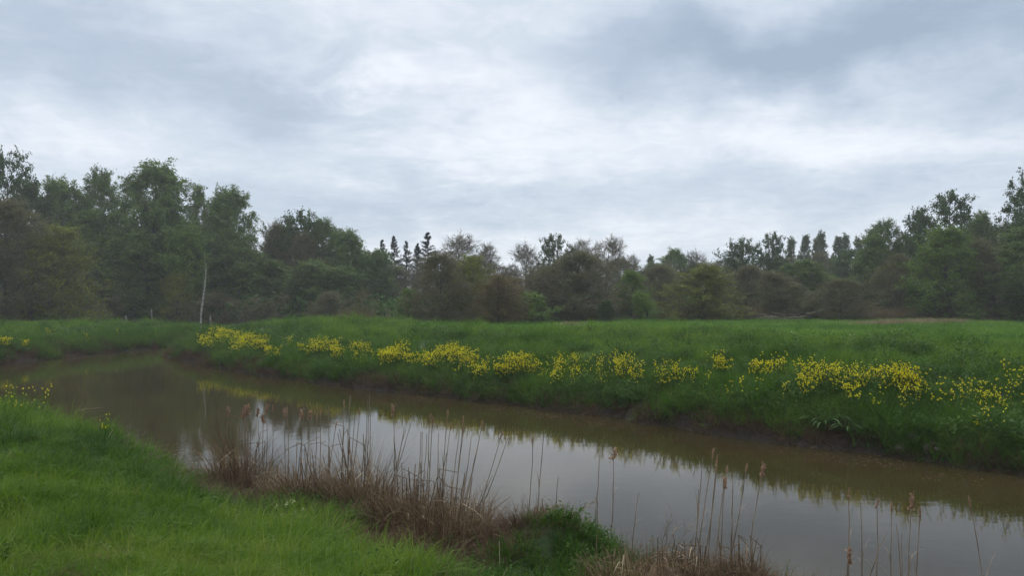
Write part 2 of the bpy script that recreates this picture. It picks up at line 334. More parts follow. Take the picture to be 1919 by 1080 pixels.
# ------------------------------------------------------------------ scattered ground cover (uncountable)
def variants(prefix, builders, mat):
    col = bpy.data.collections.new(prefix)
    for i, b in enumerate(builders):
        g = Geo(); b(g); o = bpy.data.objects.new('%s_%02d' % (prefix, i), g.mesh(prefix, mat)); col.objects.link(o)
    return col, len(builders)
def scatter(name, P, scl, var, vary=None, tilt=.12, zs=None):
    col, nv = var; N = len(P)
    me = bpy.data.meshes.new(name); me.vertices.add(N); me.vertices.foreach_set('co', np.asarray(P, float).ravel())
    rot = np.stack([R.normal(0, tilt, N), R.normal(0, tilt, N), R.uniform(0, 6.283, N)], 1)
    s = np.broadcast_to(scl, (N,)); s3 = np.stack([s, s, s * (1 if zs is None else zs)], 1)
    for nm, ty, dat in (('rot', 'FLOAT_VECTOR', rot), ('scl', 'FLOAT_VECTOR', s3)):
        a = me.attributes.new(nm, ty, 'POINT'); a.data.foreach_set('vector', dat.astype(np.float32).ravel())
    a = me.attributes.new('idx', 'INT', 'POINT'); a.data.foreach_set('value', R.randint(0, nv, N).astype(np.int32))
    a = me.attributes.new('vary', 'FLOAT', 'POINT'); a.data.foreach_set('value', (R.rand(N) if vary is None else vary).astype(np.float32))
    o = bpy.data.objects.new(name, me); C.objects.link(o)
    t = bpy.data.node_groups.new(name, 'GeometryNodeTree'); t.is_modifier = True
    t.interface.new_socket('Geometry', in_out='INPUT', socket_type='NodeSocketGeometry'); t.interface.new_socket('Geometry', in_out='OUTPUT', socket_type='NodeSocketGeometry')
    n = t.nodes; gi = n.new('NodeGroupInput'); go = n.new('NodeGroupOutput'); ip = n.new('GeometryNodeInstanceOnPoints'); ci = n.new('GeometryNodeCollectionInfo')
    ci.inputs['Collection'].default_value = col; ci.inputs['Separate Children'].default_value = True; ci.inputs['Reset Children'].default_value = True
    def na(nm, ty):
        q = n.new('GeometryNodeInputNamedAttribute'); q.data_type = ty; q.inputs['Name'].default_value = nm; return q.outputs['Attribute']
    t.links.new(gi.outputs[0], ip.inputs['Points']); t.links.new(ci.outputs[0], ip.inputs['Instance']); ip.inputs['Pick Instance'].default_value = True
    t.links.new(na('idx', 'INT'), ip.inputs['Instance Index']); t.links.new(na('rot', 'FLOAT_VECTOR'), ip.inputs['Rotation']); t.links.new(na('scl', 'FLOAT_VECTOR'), ip.inputs['Scale'])
    t.links.new(ip.outputs[0], go.inputs[0])
    md = o.modifiers.new('scatter', 'NODES'); md.node_group = t
    return o
def polar(N, d0, d1, a0=-.78, a1=.78, power=0.):
    """points about the river meadow, thinning out with distance; power 0 gives density ~ 1/d^2"""
    d = d0 * (d1 / d0) ** R.rand(N) if power == 0 else (d0 ** power + R.rand(N) * (d1 ** power - d0 ** power)) ** (1 / power)
    a = R.uniform(a0, a1, N); return d * np.sin(a), d * np.cos(a)

def tuft(n, h, wd, spread, lean=.35, bend=.5, K=3, wid=(.6, 1.3)):
    def f(g):
        a = R.uniform(0, 6.283, n); r = spread * np.sqrt(R.rand(n)); P0 = np.stack([r * np.cos(a), r * np.sin(a), -.03 + 0 * a], 1)
        b = a + R.normal(0, .7, n); D = np.stack([np.cos(b) * lean * R.rand(n), np.sin(b) * lean * R.rand(n), np.ones(n)], 1)
        blades(g, P0, D, h * R.uniform(.45, 1.15, n), wd * R.uniform(*wid, n), bend * R.uniform(.1, 1.5, n), K, face=1.2)
    return f
def herb(n, h, leaf):
    def f(g):
        a = R.uniform(0, 6.283, n); D = np.stack([np.cos(a) * .5, np.sin(a) * .5, np.ones(n)], 1); t = R.uniform(.2, 1, n)[:, None]
        L = h * R.uniform(.5, 1, n)[:, None]
        quads(g, norm(D) * L * t + np.array([0, 0, .02]), leaf, up=.3, asp=.55)
        blades(g, np.zeros((n // 3, 3)), D[:n // 3], L[:n // 3, 0], .006, .2, 2)
    return f
V_near = variants('grass_tuft', [tuft(30, .13, .0055, .08, .9, .9, 3, (.4, 1.6)), tuft(26, .18, .006, .08, .7, 1.1, 3, (.4, 1.6)), tuft(34, .09, .0055, .10, 1.2, .6, 3, (.4, 1.6)), tuft(22, .24, .0065, .06, .6, 1.2, 4, (.4, 1.5)), tuft(30, .12, .005, .09, 1.4, 1.0, 3, (.4, 1.8))], M['grass'])
V_clover = variants('lawn_herb', [herb(30, .08, .022), herb(24, .12, .03), herb(36, .07, .018)], M['grass'])
V_bank = variants('bank_tuft', [tuft(30, .32, .011, .14, .5, .8), tuft(34, .24, .010, .16, .7, .7), tuft(26, .42, .012, .12, .35, .9)], M['bankgrass'])
V_field = variants('field_tuft', [tuft(34, .22, .016, .26, .6, .6), tuft(30, .28, .018, .24, .5, .7), tuft(36, .18, .016, .3, .7, .5)], M['fieldgrass'])
V_weed = variants('bank_weed', [herb(60, .42, .055), herb(50, .30, .05), herb(70, .55, .06), herb(40, .25, .08)], M['weed'])
V_dry = variants('dry_tuft', [tuft(40, .40, .009, .16, 1.6, 1.2), tuft(36, .28, .009, .18, 2.2, 1.0), tuft(30, .5, .008, .14, 1.0, 1.5)], M['drylit'])
V_reed = variants('pale_reed', [tuft(26, 1.0, .02, .35, .25, .3), tuft(22, .8, .02, .4, .35, .4)], M['reed'])

def ground_pts(x, y, keep):
    s, t = sdf(x, y); z = height(x, y); k = keep(x, y, s, t, z) ; return x[k], y[k], z[k], s[k]
# near meadow
x, y = polar(70000, 3.2, 30, -.80, .62)
x, y, z, s = ground_pts(x, y, lambda x, y, s, t, z: (t == 0) & (vnoise(x, y, .5, 41) + .5 * vnoise(x, y, .22, 42) > -.40 + .2 * vnoise(x, y, 2.5, 43)) & (s > np.where(x > -4.9, 1.9 + 1.3 * np.clip((x + 2.2) / 1.5, 0, 1) + .8 * vnoise(x, y, .8, 2), .12)) )
big = vnoise(x, y, 1.6, 20); sc = (.95 + 1.1 * big + .7 * vnoise(x, y, .45, 4)) * R.uniform(.75, 1.25, len(x)) * (1 + .75 * np.clip((4.6 - s) / 1.5, 0, 1)) * np.clip(.7 + np.hypot(x, y) / 22, 1, 1.5)
patch = .5 + 1.0 * vnoise(x, y, 2.2, 31) + .8 * vnoise(x, y, .5, 33) + R.normal(0, .14, len(x))
tag(scatter('meadow_grass', np.stack([x, y, z], 1), sc, V_near, np.clip(patch, 0, 1), .2), kind='stuff')
x, y = polar(9000, 3.2, 22, -.80, .62)
x, y, z, s = ground_pts(x, y, lambda x, y, s, t, z: (t == 0) & (s > 1.2) & (vnoise(x, y, 1.1, 50) + .2 * R.normal(size=len(x)) > .10))
tag(scatter('meadow_herbs', np.stack([x, y, z], 1), R.uniform(.7, 1.5, len(x)), V_clover, None, .2), kind='stuff')
x, y = polar(2600, 3.0, 18, -.80, .62)
x, y, z, s = ground_pts(x, y, lambda x, y, s, t, z: (t == 0) & (s > 2.5) & (vnoise(x, y, 1.3, 55) > -.05))
k = R.choice(len(x), int(len(x) * .9), replace=False)
tag(scatter('meadow_dead_grass', np.stack([x[k] + .3, y[k] - .2, height(x[k] + .3, y[k] - .2)], 1), R.uniform(.2, .5, len(k)), V_dry, R.uniform(.2, 1, len(k)), .4), kind='stuff')
V_long = variants('long_grass', [tuft(9, .42, .006, .05, .6, 1.3, 5), tuft(7, .5, .0055, .04, .5, 1.1, 5), tuft(5, .36, .007, .06, .9, 1.5, 5)], M['grass'])
tag(scatter('long_grass', np.stack([x, y, z], 1), R.uniform(.6, 1.1, len(x)), V_long, np.clip(R.normal(.75, .3, len(x)), 0, 1), .25), kind='stuff')
# dry litter and mixed green on the marshy margin of the near bank
x = R.uniform(-6, 6, 15000); y = R.uniform(3.5, 16, 15000)
x, y, z, s = ground_pts(x, y, lambda x, y, s, t, z: (t == 0) & (x > -5.3 + vnoise(x, y, .7, 62)) & (s > -.05) & (s < 2.6 + 1.6 * np.clip((x + 2.2) / 1.5, 0, 1) + .9 * vnoise(x, y, .9, 60)) )
isg = (vnoise(x, y, .8, 61) + .22 * np.exp(-((x - .6) / 1.0) ** 2) + .18 * R.normal(size=len(x))) > .13
k = ~isg
tag(scatter('margin_litter', np.stack([x[k], y[k], z[k]], 1), R.uniform(.5, 1.1, k.sum()), V_dry, None, .3), kind='stuff')
tag(scatter('margin_grass', np.stack([x[isg], y[isg], z[isg]], 1), R.uniform(.4, .95, isg.sum()), V_bank, np.clip(.2 + .25 * R.normal(size=isg.sum()), 0, 1), .25), kind='stuff')
k = isg & (vnoise(x, y, .7, 66) > 0)
tag(scatter('margin_weeds', np.stack([x[k], y[k], z[k]], 1), R.uniform(.3, .7, k.sum()), V_weed, np.clip(.3 + .3 * R.normal(size=k.sum()), 0, 1), .25), kind='stuff')
# far and left banks
x, y = polar(80000, 11, 62, -.72, .74)
x, y, z, s = ground_pts(x, y, lambda x, y, s, t, z: (t > 0) & (s > .12 + 1.2 * np.maximum(0, vnoise(x, y, 1.3, 71))) & (s < 11 + 3 * vnoise(x, y, 3, 70)))
wd = (vnoise(x, y, 1.5, 72) + .22 * R.normal(size=len(x)) + .12 * (s < 3.5)) > .22
d = np.hypot(x, y); patch = np.clip(.5 + .8 * vnoise(x, y, 1.8, 73) + .6 * vnoise(x, y, .6, 77) + .12 * R.normal(size=len(x)) + .03 * (s - 4), 0, 1)
k = ~wd; sc = (1 + 1.1 * vnoise(x, y, 1.2, 74) + .6 * vnoise(x, y, .5, 78)) * R.uniform(.7, 1.3, len(x)) * np.clip(.75 + d / 70, .9, 1.1)
tag(scatter('bank_grass', np.stack([x[k], y[k], z[k]], 1), sc[k], V_bank, patch[k], .25), kind='stuff')
tag(scatter('bank_weeds', np.stack([x[wd], y[wd], z[wd]], 1), sc[wd] * .85, V_weed, None, .15), kind='stuff')
def along(line, n, s0, s1, x0=-40, x1=24):
    """points beside a bank line, on its land side"""
    L = np.array(line); e = L[1:] - L[:-1]; ln = np.hypot(e[:, 0], e[:, 1]); c = (L[1:] + L[:-1]) / 2
    wgt = ln * ((c[:, 0] > x0) & (c[:, 0] < x1) & (c[:, 1] > 6)) / (8 + np.hypot(c[:, 0], c[:, 1])) ** .7; i = R.choice(len(e), n, p=wgt / wgt.sum()); t = R.rand(n)[:, None]
    q = L[i] + e[i] * t; nr = np.stack([e[i, 1], -e[i, 0]], 1) / ln[i, None]; o = R.uniform(s0, s1, n)
    for sg in (1, -1):
        z, _ = sdf(*(q + nr * .3 * sg).T)
        if (z > 0).mean() > .5: nr = nr * sg; break
    q = q + nr * o[:, None]; return q[:, 0], q[:, 1]
for line, n in ((far_bank, 30000), (left_bank, 14000)):
    x, y = along(line, n, -.15, 1.7)
    x, y, z, s = ground_pts(x, y, lambda x, y, s, t, z: (z > -.05) & (vnoise(x, y, 1.4, 85) + .25 * R.normal(size=len(x)) + .36 * np.clip(s - .7, -1, 1) < .18))
    tag(scatter('bank_litter', np.stack([x, y, z], 1), R.uniform(.3, .9, len(x)) * np.clip(.8 + y / 80, 1, 1.4), V_dry, np.clip(.36 + .25 * R.normal(size=len(x)) + .6 * vnoise(x, y, 1.1, 88), 0, 1), .7), kind='stuff')
    x, y = along(line, n, .0, 2.4)
    x, y, z, s = ground_pts(x, y, lambda x, y, s, t, z: (z > .02) & (vnoise(x, y, 1.1, 86) + .2 * R.normal(size=len(x)) + .3 * np.clip(s - .6, -1, 1) > -.02))
    tag(scatter('bank_grass', np.stack([x, y, z], 1), R.uniform(.6, 1.3, len(x)) * np.clip(.8 + y / 80, 1, 1.4), V_bank, np.clip(.3 + .2 * R.normal(size=len(x)) + .6 * vnoise(x, y, 1.6, 89), 0, 1), .45), kind='stuff')
    x, y = along(line, n // 2, .2, 5)
    x, y, z, s = ground_pts(x, y, lambda x, y, s, t, z: (z > .05) & (vnoise(x, y, 1.0, 87) + .15 * R.normal(size=len(x)) > .1))
    tag(scatter('bank_weeds', np.stack([x, y, z], 1), R.uniform(.5, 1.2, len(x)), V_weed, np.clip(.4 + .3 * R.normal(size=len(x)), 0, 1), .2), kind='stuff')
# hay field
x, y = polar(70000, 18, 100, -.75, .76)
x, y, z, s = ground_pts(x, y, lambda x, y, s, t, z: (t > 0) & (s > 8.5 + 2 * vnoise(x, y, 2, 70)))
d = np.hypot(x, y); patch = np.clip(.56 + .7 * vnoise(x, y, 4, 91) + .6 * vnoise(x, y, 1.3, 93) + .1 * R.normal(size=len(x)), 0, 1)
sc = (1 + .7 * vnoise(x, y, 2.2, 92)) * R.uniform(.7, 1.3, len(x)) * np.clip(.5 + d / 90, .8, 1.15)
tag(scatter('field_grass', np.stack([x, y, z], 1), sc, V_field, patch, .2, zs=.8), kind='stuff')
x, y = polar(9000, 20, 70, -.7, .76)
x, y, z, s = ground_pts(x, y, lambda x, y, s, t, z: (t > 0) & (s > 6) & (vnoise(x, y, 1.7, 191) + .5 * vnoise(x, y, 6, 192) + .06 * R.normal(size=len(x)) > .26))
tag(scatter('field_tussocks', np.stack([x, y, z], 1), R.uniform(.7, 1.4, len(x)), V_bank, np.clip(.2 + .2 * R.normal(size=len(x)), 0, 1), .25), kind='stuff')
x, y = polar(2500, 20, 70, -.7, .76)
x, y, z, s = ground_pts(x, y, lambda x, y, s, t, z: (t > 0) & (s > 5) & (vnoise(x, y, 3, 195) > .05))
tag(scatter('field_dead_stalks', np.stack([x, y, z], 1), R.uniform(.3, .8, len(x)), V_dry, R.uniform(.3, 1, len(x)), .3), kind='stuff')
# straw swaths left on the far right of the field
strips = []
for (xa, ya, xb, yb, n, wdt) in ((1590, 611, 1800, 606, 330, .35), (1830, 603, 1935, 602, 260, .35), (1640, 602, 1690, 601, 70, .25), (1060, 613, 1085, 613, 40, .2), (1700, 604, 1830, 603, 60, .3)):
    pa = project_ground(xa, ya); pb = project_ground(xb, yb); t = R.rand(n)
    strips.append(np.stack([pa[0] + (pb[0] - pa[0]) * t + R.normal(0, wdt, n), pa[1] + (pb[1] - pa[1]) * t + R.normal(0, wdt, n)], 1))
st = np.concatenate(strips); zst = height(st[:, 0], st[:, 1])
V_straw = variants('straw_tuft', [tuft(30, .45, .02, .3, 2.5, .8), tuft(26, .4, .02, .3, 3, .8)], M['reed'])
tag(scatter('mown_straw', np.column_stack([st, zst + .1]), R.uniform(.6, 1.0, len(st)), V_straw, np.clip(R.normal(.8, .2, len(st)), 0, 1), .2), kind='stuff')
# reed bed behind the field
xs, ys, = [], []
for (xa, xb, n, yy) in ((890, 1120, 260, 604), (1190, 1420, 520, 601), (1400, 1560, 420, 600), (1580, 1760, 620, 598), (1800, 1960, 260, 594), (640, 780, 120, 606)):
    px = R.uniform(xa, xb, n); base = [project_ground(a, yy) for a in np.linspace(xa, xb, 12)]
    bx = np.interp(px, np.linspace(xa, xb, 12), [b[1] for b in base]); dd = np.minimum(bx, 60) + R.uniform(0, 3.5, n)
    xs.append((px - PX0) / FP * dd); ys.append(dd)
x = np.concatenate(xs); y = np.concatenate(ys)
x, y, z, s = ground_pts(x, y, lambda x, y, s, t, z: (s > .3) & (vnoise(x, y, 2.6, 97) + .1 * R.normal(size=len(x)) > -.06))
tag(scatter('reed_bed', np.stack([x, y, z], 1), R.uniform(.7, 1.35, len(x)), V_reed, np.clip(.35 + .7 * vnoise(x, y, 3, 95) + .15 * R.normal(size=len(x)), 0, 1), .08), kind='stuff')
# daisies and dandelions in the grass
def daisies(g):
    for _ in range(2): quads(g, R.normal(0, .12, (2, 3)) * np.array([1, 1, .1]) + np.array([0, 0, .2]), .05)
V_daisy = variants('daisy', [daisies], M['cream'])
pts = []
for (px, py, n) in ((1480, 637, 4), (1525, 636, 5), (1600, 645, 3), (1690, 648, 3), (1380, 634, 6), (1120, 612, 2), (1790, 661, 2), (1035, 618, 5)):
    for _ in range(n): pts.append(project_ground(px + rnd.gauss(0, 14), py + rnd.gauss(0, 1.6)))
pts = np.array(pts)
tag(scatter('field_daisies', np.column_stack([pts, height(pts[:, 0], pts[:, 1]) + .1]), R.uniform(.5, 1.1, len(pts)), V_daisy), kind='stuff')

# ------------------------------------------------------------------ trees
def grow(P0, D, L, K, wob, up, droop=0.):
    """polylines from P0 along D (length L); up bends them skyward, droop pulls the ends down"""
    N = len(P0); pts = [P0]; d = norm(D); p = P0
    for k in range(K):
        p = p + d * (L / K)[:, None]; pts.append(p)
        d = norm(d + R.normal(0, wob, (N, 3)) + np.array([0, 0, 1]) * (up - droop * (k + 1) / K))
    return np.stack(pts, 1)
def sample(PL, n, t0=.3, t1=1.):
    N, K, _ = PL.shape; i = np.repeat(np.arange(N), n); t = R.uniform(t0, t1, len(i)) * (K - 1); k = np.minimum(t.astype(int), K - 2); f = (t - k)[:, None]
    a = PL[i, k]; b = PL[i, k + 1]; return a + (b - a) * f, norm(b - a), i, t / (K - 1)
def tree_mesh(kind, H, Wd, base, shape, nl, leaf, lsize, lmat, tmat, droop=0., up=.12, twigs=6, lean=0., stems=1, trunk_r=None, bare=1., clump=0., ang=.75):
    """returns trunk mesh (stem and limbs) and crown mesh parts (twigs, leaves). shape(t)-> relative crown radius at height fraction t above the crown base"""
    tr = trunk_r or H * .014
    gt = Geo(); gc = Geo(); gl = Geo()
    trunks = []
    for k in range(stems):
        a = R.uniform(0, 6.28); s = .0 if stems == 1 else .28
        PL = grow(np.array([[R.normal(0, .08) * (stems > 1), R.normal(0, .08) * (stems > 1), -.2]]), np.array([[math.cos(a) * s + lean, math.sin(a) * s, 1.]]), np.array([H * (.95 if stems == 1 else .9)]), 9, .045, .05)
        trunks.append(PL[0])
    TP = np.array(trunks); tt = np.linspace(0, 1, TP.shape[1])
    tubes(gt, TP, np.broadcast_to((tr * (1 - tt) ** .8 + .012) / math.sqrt(stems) * (1 + .5 * np.exp(-tt * 14)), TP.shape[:2]), 8)
    # limbs: start along the trunk, reach the envelope
    N = nl * stems; ti = R.randint(0, stems, N); rel = (np.arange(N) + R.rand(N)) / N; rel = rel ** .85
    ht = base + (1 - base) * (.04 + .96 * rel); az = np.arange(N) * 2.399 + R.normal(0, .5, N)
    wobr = 1 + .16 * np.sin(az * 2 + 1.3) + .12 * np.sin(az * 3 + rel * 9)
    rad = np.array([shape(min(1, q)) for q in rel]) * Wd / 2 * (.42 + .58 * R.rand(N) ** .5) * wobr
    h = np.clip(ht - rad / H * ang * R.uniform(.5, 1.3, N), base * .7, .9); h = np.minimum(h, ht - .01)
    kf = h / .95 * (TP.shape[1] - 1); k0 = np.clip(kf.astype(int), 0, TP.shape[1] - 2); P0 = TP[ti, k0] + (TP[ti, k0 + 1] - TP[ti, k0]) * (kf - k0)[:, None]
    Tg = P0 + np.stack([np.cos(az) * rad, np.sin(az) * rad, (ht - h) * H], 1); mid = P0 * .5 + Tg * .5 + np.stack([np.cos(az) * rad * .18, np.sin(az) * rad * .18, -rad * .10 + droop * rad * .5], 1)
    t6 = np.linspace(0, 1, 7); tq = t6[None, :, None]
    LP = P0[:, None] * (1 - tq) ** 2 + mid[:, None] * 2 * tq * (1 - tq) + Tg[:, None] * tq ** 2 + R.normal(0, .03, (N, 7, 3)) * tq * 4 * Wd / 8
    L = np.linalg.norm(Tg - P0, axis=1)
    r0 = tr * .42 * (1 - .75 * rel) * np.clip(L / (Wd * .5), .3, 1)
    tubes(gt, LP, r0[:, None] * (1 - .85 * t6)[None] + .006, 5)
    # branches
    bp, bd, bi, bt = sample(LP, twigs + 3, .22, 1.); q = R.normal(size=bd.shape); D2 = norm(bd * .8 + norm(q))
    L2 = Wd * .5 * R.uniform(.12, .30, len(bi)) + .10
    BP = grow(bp, D2, L2, 4, .16, .08, droop); tubes(gc, BP, np.broadcast_to(np.linspace(.016, .006, 5) * bare ** .5, BP.shape[:2]), 3)
    # twigs
    wp, wdir, wi, wt = sample(BP, twigs, .2, 1.); D3 = norm(wdir + .8 * norm(R.normal(size=wdir.shape)) + np.array([0, 0, -droop * 1.2]))
    L3 = L2[wi] * R.uniform(.3, .6, len(wi)) + .16
    WP = grow(wp, D3, L3, 2, .15, .05, droop * 1.5); wdt = .0095 * bare
    tubes(gc, WP, np.broadcast_to(np.array([wdt, wdt * .8, wdt * .5]), WP.shape[:2]), 3)
    if leaf > 0:
        lp, ld, li, lt = sample(WP, leaf, 0, 1.)
        if clump: # leave some twigs bare so light shows between leafy clumps
            keep = R.rand(len(wi))[li] > clump; lp = lp[keep]; li = li[keep]
        lp = lp + R.normal(0, lsize * .5, lp.shape)
        cent = WP[:, 1][li]; tn = np.clip(.5 + .35 * R.normal(size=len(WP))[li] + .15 * R.normal(size=len(li)), 0, 1)
        quads(gl, lp, lsize, tn, asp=.75)
    return gt.mesh(kind + '_trunk', tmat, True), gc.mesh(kind + '_twigs', M['twig'] if tmat is not M['birch_bark'] else M['twig_grey']), (gl.mesh(kind + '_leaves', lmat) if leaf > 0 else None)
def merge_crown(kind, tw, lv):
    """twigs and leaves of one crown in one mesh with two materials"""
    if lv is None: return tw
    o1 = Geo(); out = bpy.data.meshes.new(kind + '_crown')
    def arr(me):
        v = np.empty(len(me.vertices) * 3); me.vertices.foreach_get('co', v); l = np.empty(len(me.loops), np.int32); me.loops.foreach_get('vertex_index', l); t = np.empty(len(me.vertices)); me.attributes['tint'].data.foreach_get('value', t)
        return v.reshape(-1, 3), l.reshape(-1, 4), t
    v1, f1, t1 = arr(tw); v2, f2, t2 = arr(lv); o1.add(v1, f1, t1).add(v2, f2, t2)
    me = o1.mesh(kind + '_crown', tw.materials[0]); me.materials.append(lv.materials[0])
    me.polygons.foreach_set('material_index', np.concatenate([np.zeros(len(f1), np.int32), np.ones(len(f2), np.int32)]))
    return me
round_ = lambda t: max(0, 1 - (2 * t - .85) ** 2 * .72) ** .5
dome = lambda t: max(0, 1 - t ** 2.2) ** .6
tall = lambda t: (math.sin(math.pi * (t * .83 + .15))) ** .8 * (1 - .5 * t)
cone = lambda t: (1 - t) ** .75 + .05
ovoid = lambda t: max(0, 1 - t ** 3.2) ** .5 * min(1, .6 + .9 * t)
PR = {}
def proto(kind, n, **kw):
    PR[kind] = []
    for i in range(n):
        a, b, c = tree_mesh(kind, 12., **kw); PR[kind].append((a, merge_crown(kind, b, c)))
proto('birch', 2, Wd=6, base=.12, shape=ovoid, nl=84, leaf=8, lsize=.12, lmat=M['birch'], tmat=M['bark'], droop=.4, twigs=8)
proto('alder', 3, Wd=6, base=.05, shape=ovoid, nl=76, leaf=7, lsize=.13, lmat=M['alder'], tmat=M['bark'], twigs=8, clump=.15)
proto('brown', 3, Wd=8, base=.03, shape=dome, nl=84, leaf=3, lsize=.10, lmat=M['brownleaf'], tmat=M['bark'], twigs=10, bare=1.3, ang=1.5)
proto('bare', 2, Wd=8, base=.12, shape=dome, nl=60, leaf=1, lsize=.08, lmat=M['brownleaf'], tmat=M['bark'], twigs=9, bare=1.5, ang=1.5)
proto('olive', 2, Wd=8, base=.03, shape=dome, nl=80, leaf=6, lsize=.12, lmat=M['olive'], tmat=M['bark'], twigs=9, ang=1.5)
proto('orange', 1, Wd=9, base=.05, shape=dome, nl=60, leaf=4, lsize=.13, lmat=M['orange'], tmat=M['bark'], twigs=8, stems=2, ang=1.5)
proto('green', 2, Wd=7, base=.02, shape=dome, nl=84, leaf=7, lsize=.12, lmat=M['green'], tmat=M['bark'], twigs=8, ang=1.5)
proto('dark', 2, Wd=8, base=.1, shape=round_, nl=44, leaf=9, lsize=.19, lmat=M['dark'], tmat=M['bark'], twigs=7, clump=.25)
proto('poplar', 3, Wd=3.4, base=.1, shape=tall, nl=44, leaf=5, lsize=.18, lmat=M['poplar'], tmat=M['bark'], twigs=6, clump=.25, ang=1.4)
proto('shrub', 2, Wd=12, base=.03, shape=dome, nl=16, leaf=5, lsize=.3, lmat=M['dark'], tmat=M['bark'], twigs=7, stems=4, bare=1.8)
proto('twiggy', 1, Wd=12, base=.03, shape=dome, nl=9, leaf=1, lsize=.2, lmat=M['brownleaf'], tmat=M['bark'], twigs=6, stems=4, bare=1.5)
proto('fork', 1, Wd=9, base=.22, shape=dome, nl=16, leaf=5, lsize=.2, lmat=M['green'], tmat=M['bark'], twigs=7, stems=3, trunk_r=.4)
def pine_mesh():
    gt = Geo(); gl = Geo(); H = 12.
    TP = grow(np.array([[0, 0, -.2]]), np.array([[0, 0, 1.]]), np.array([H]), 8, .02, .1); tubes(gt, TP, np.broadcast_to(np.linspace(.2, .02, 9), (1, 9)), 8)
    N = 130; h = np.sort(R.uniform(.22, .99, N)); az = R.uniform(0, 6.28, N); L = (3.2 * (1 - h) ** .9 + .08) * R.uniform(.6, 1.15, N)
    el = R.uniform(-.15, .3, N) + .8 * h ** 8; P0 = np.stack([0 * h, 0 * h, h * H - .3], 1); P0[:, :2] += TP[0, np.minimum((h * 8).astype(int), 8), :2]
    LP = grow(P0, np.stack([np.cos(az) * np.cos(el), np.sin(az) * np.cos(el), np.sin(el)], 1), L, 4, .1, .12); tubes(gt, LP, np.broadcast_to(np.linspace(.05, .012, 5), LP.shape[:2]), 4)
    bp, bd, bi, bt = sample(LP, 20, .15, 1); BP = grow(bp, norm(bd + .8 * norm(R.normal(size=bd.shape)) + np.array([0, 0, .15])), .22 * L[bi] + .05, 1, .1, .1)
    lp, ld, li, lt = sample(BP, 8, 0, 1); blades(gl, lp, norm(ld + .9 * norm(R.normal(size=ld.shape))), .17, .035, 0, 2)
    return gt.mesh('pine_trunk', M['bark'], True), gl.mesh('pine_crown', M['pine'])
PR['pine'] = [pine_mesh(), pine_mesh()]
CW = dict(birch=6, alder=6, brown=8, bare=8, olive=8, orange=9, green=7, dark=8, poplar=3.4, shrub=12, twiggy=12, fork=9, pine=4.2)
NAME = dict(birch='birch_tree', alder='alder_tree', brown='budding_tree', bare='bare_tree', olive='willow_tree', orange='budding_tree', green='leafy_tree', dark='oak_tree', poplar='poplar_tree', shrub='shrub', twiggy='shrub', fork='forked_tree', pine='pine_tree')
CAT = dict(shrub='shrub', twiggy='shrub')
cnt = {}
def tree(kind, px, ytop, d, wpx, label, group=None, trunk_mat=None, rz=None):
    x = (px - PX0) / FP * d; s, t = sdf(x, d)
    while s[0] < 1.2: d += 1.; x = (px - PX0) / FP * d; s, t = sdf(x, d)
    z = float(height(x, d)); H = EYE - (ytop - HY) / FP * d - z; k = H / 11.9
    sw = (wpx * (1.18 if d > 53 and kind not in ('poplar', 'pine') else 1.) / FP * d) / CW[kind]
    i = cnt.get(kind, 0); cnt[kind] = i + 1; tm, cm = PR[kind][i % len(PR[kind])]
    o = empty(NAME[kind], (x, d, z), R.uniform(0, 6.28) if rz is None else rz); o.scale = (sw, sw, k)
    tag(o, label, CAT.get(kind, 'tree'), group)
    a = bpy.data.objects.new('trunk', tm); b = bpy.data.objects.new('crown', cm)
    for q in (a, b): C.objects.link(q); q.parent = o
    return o
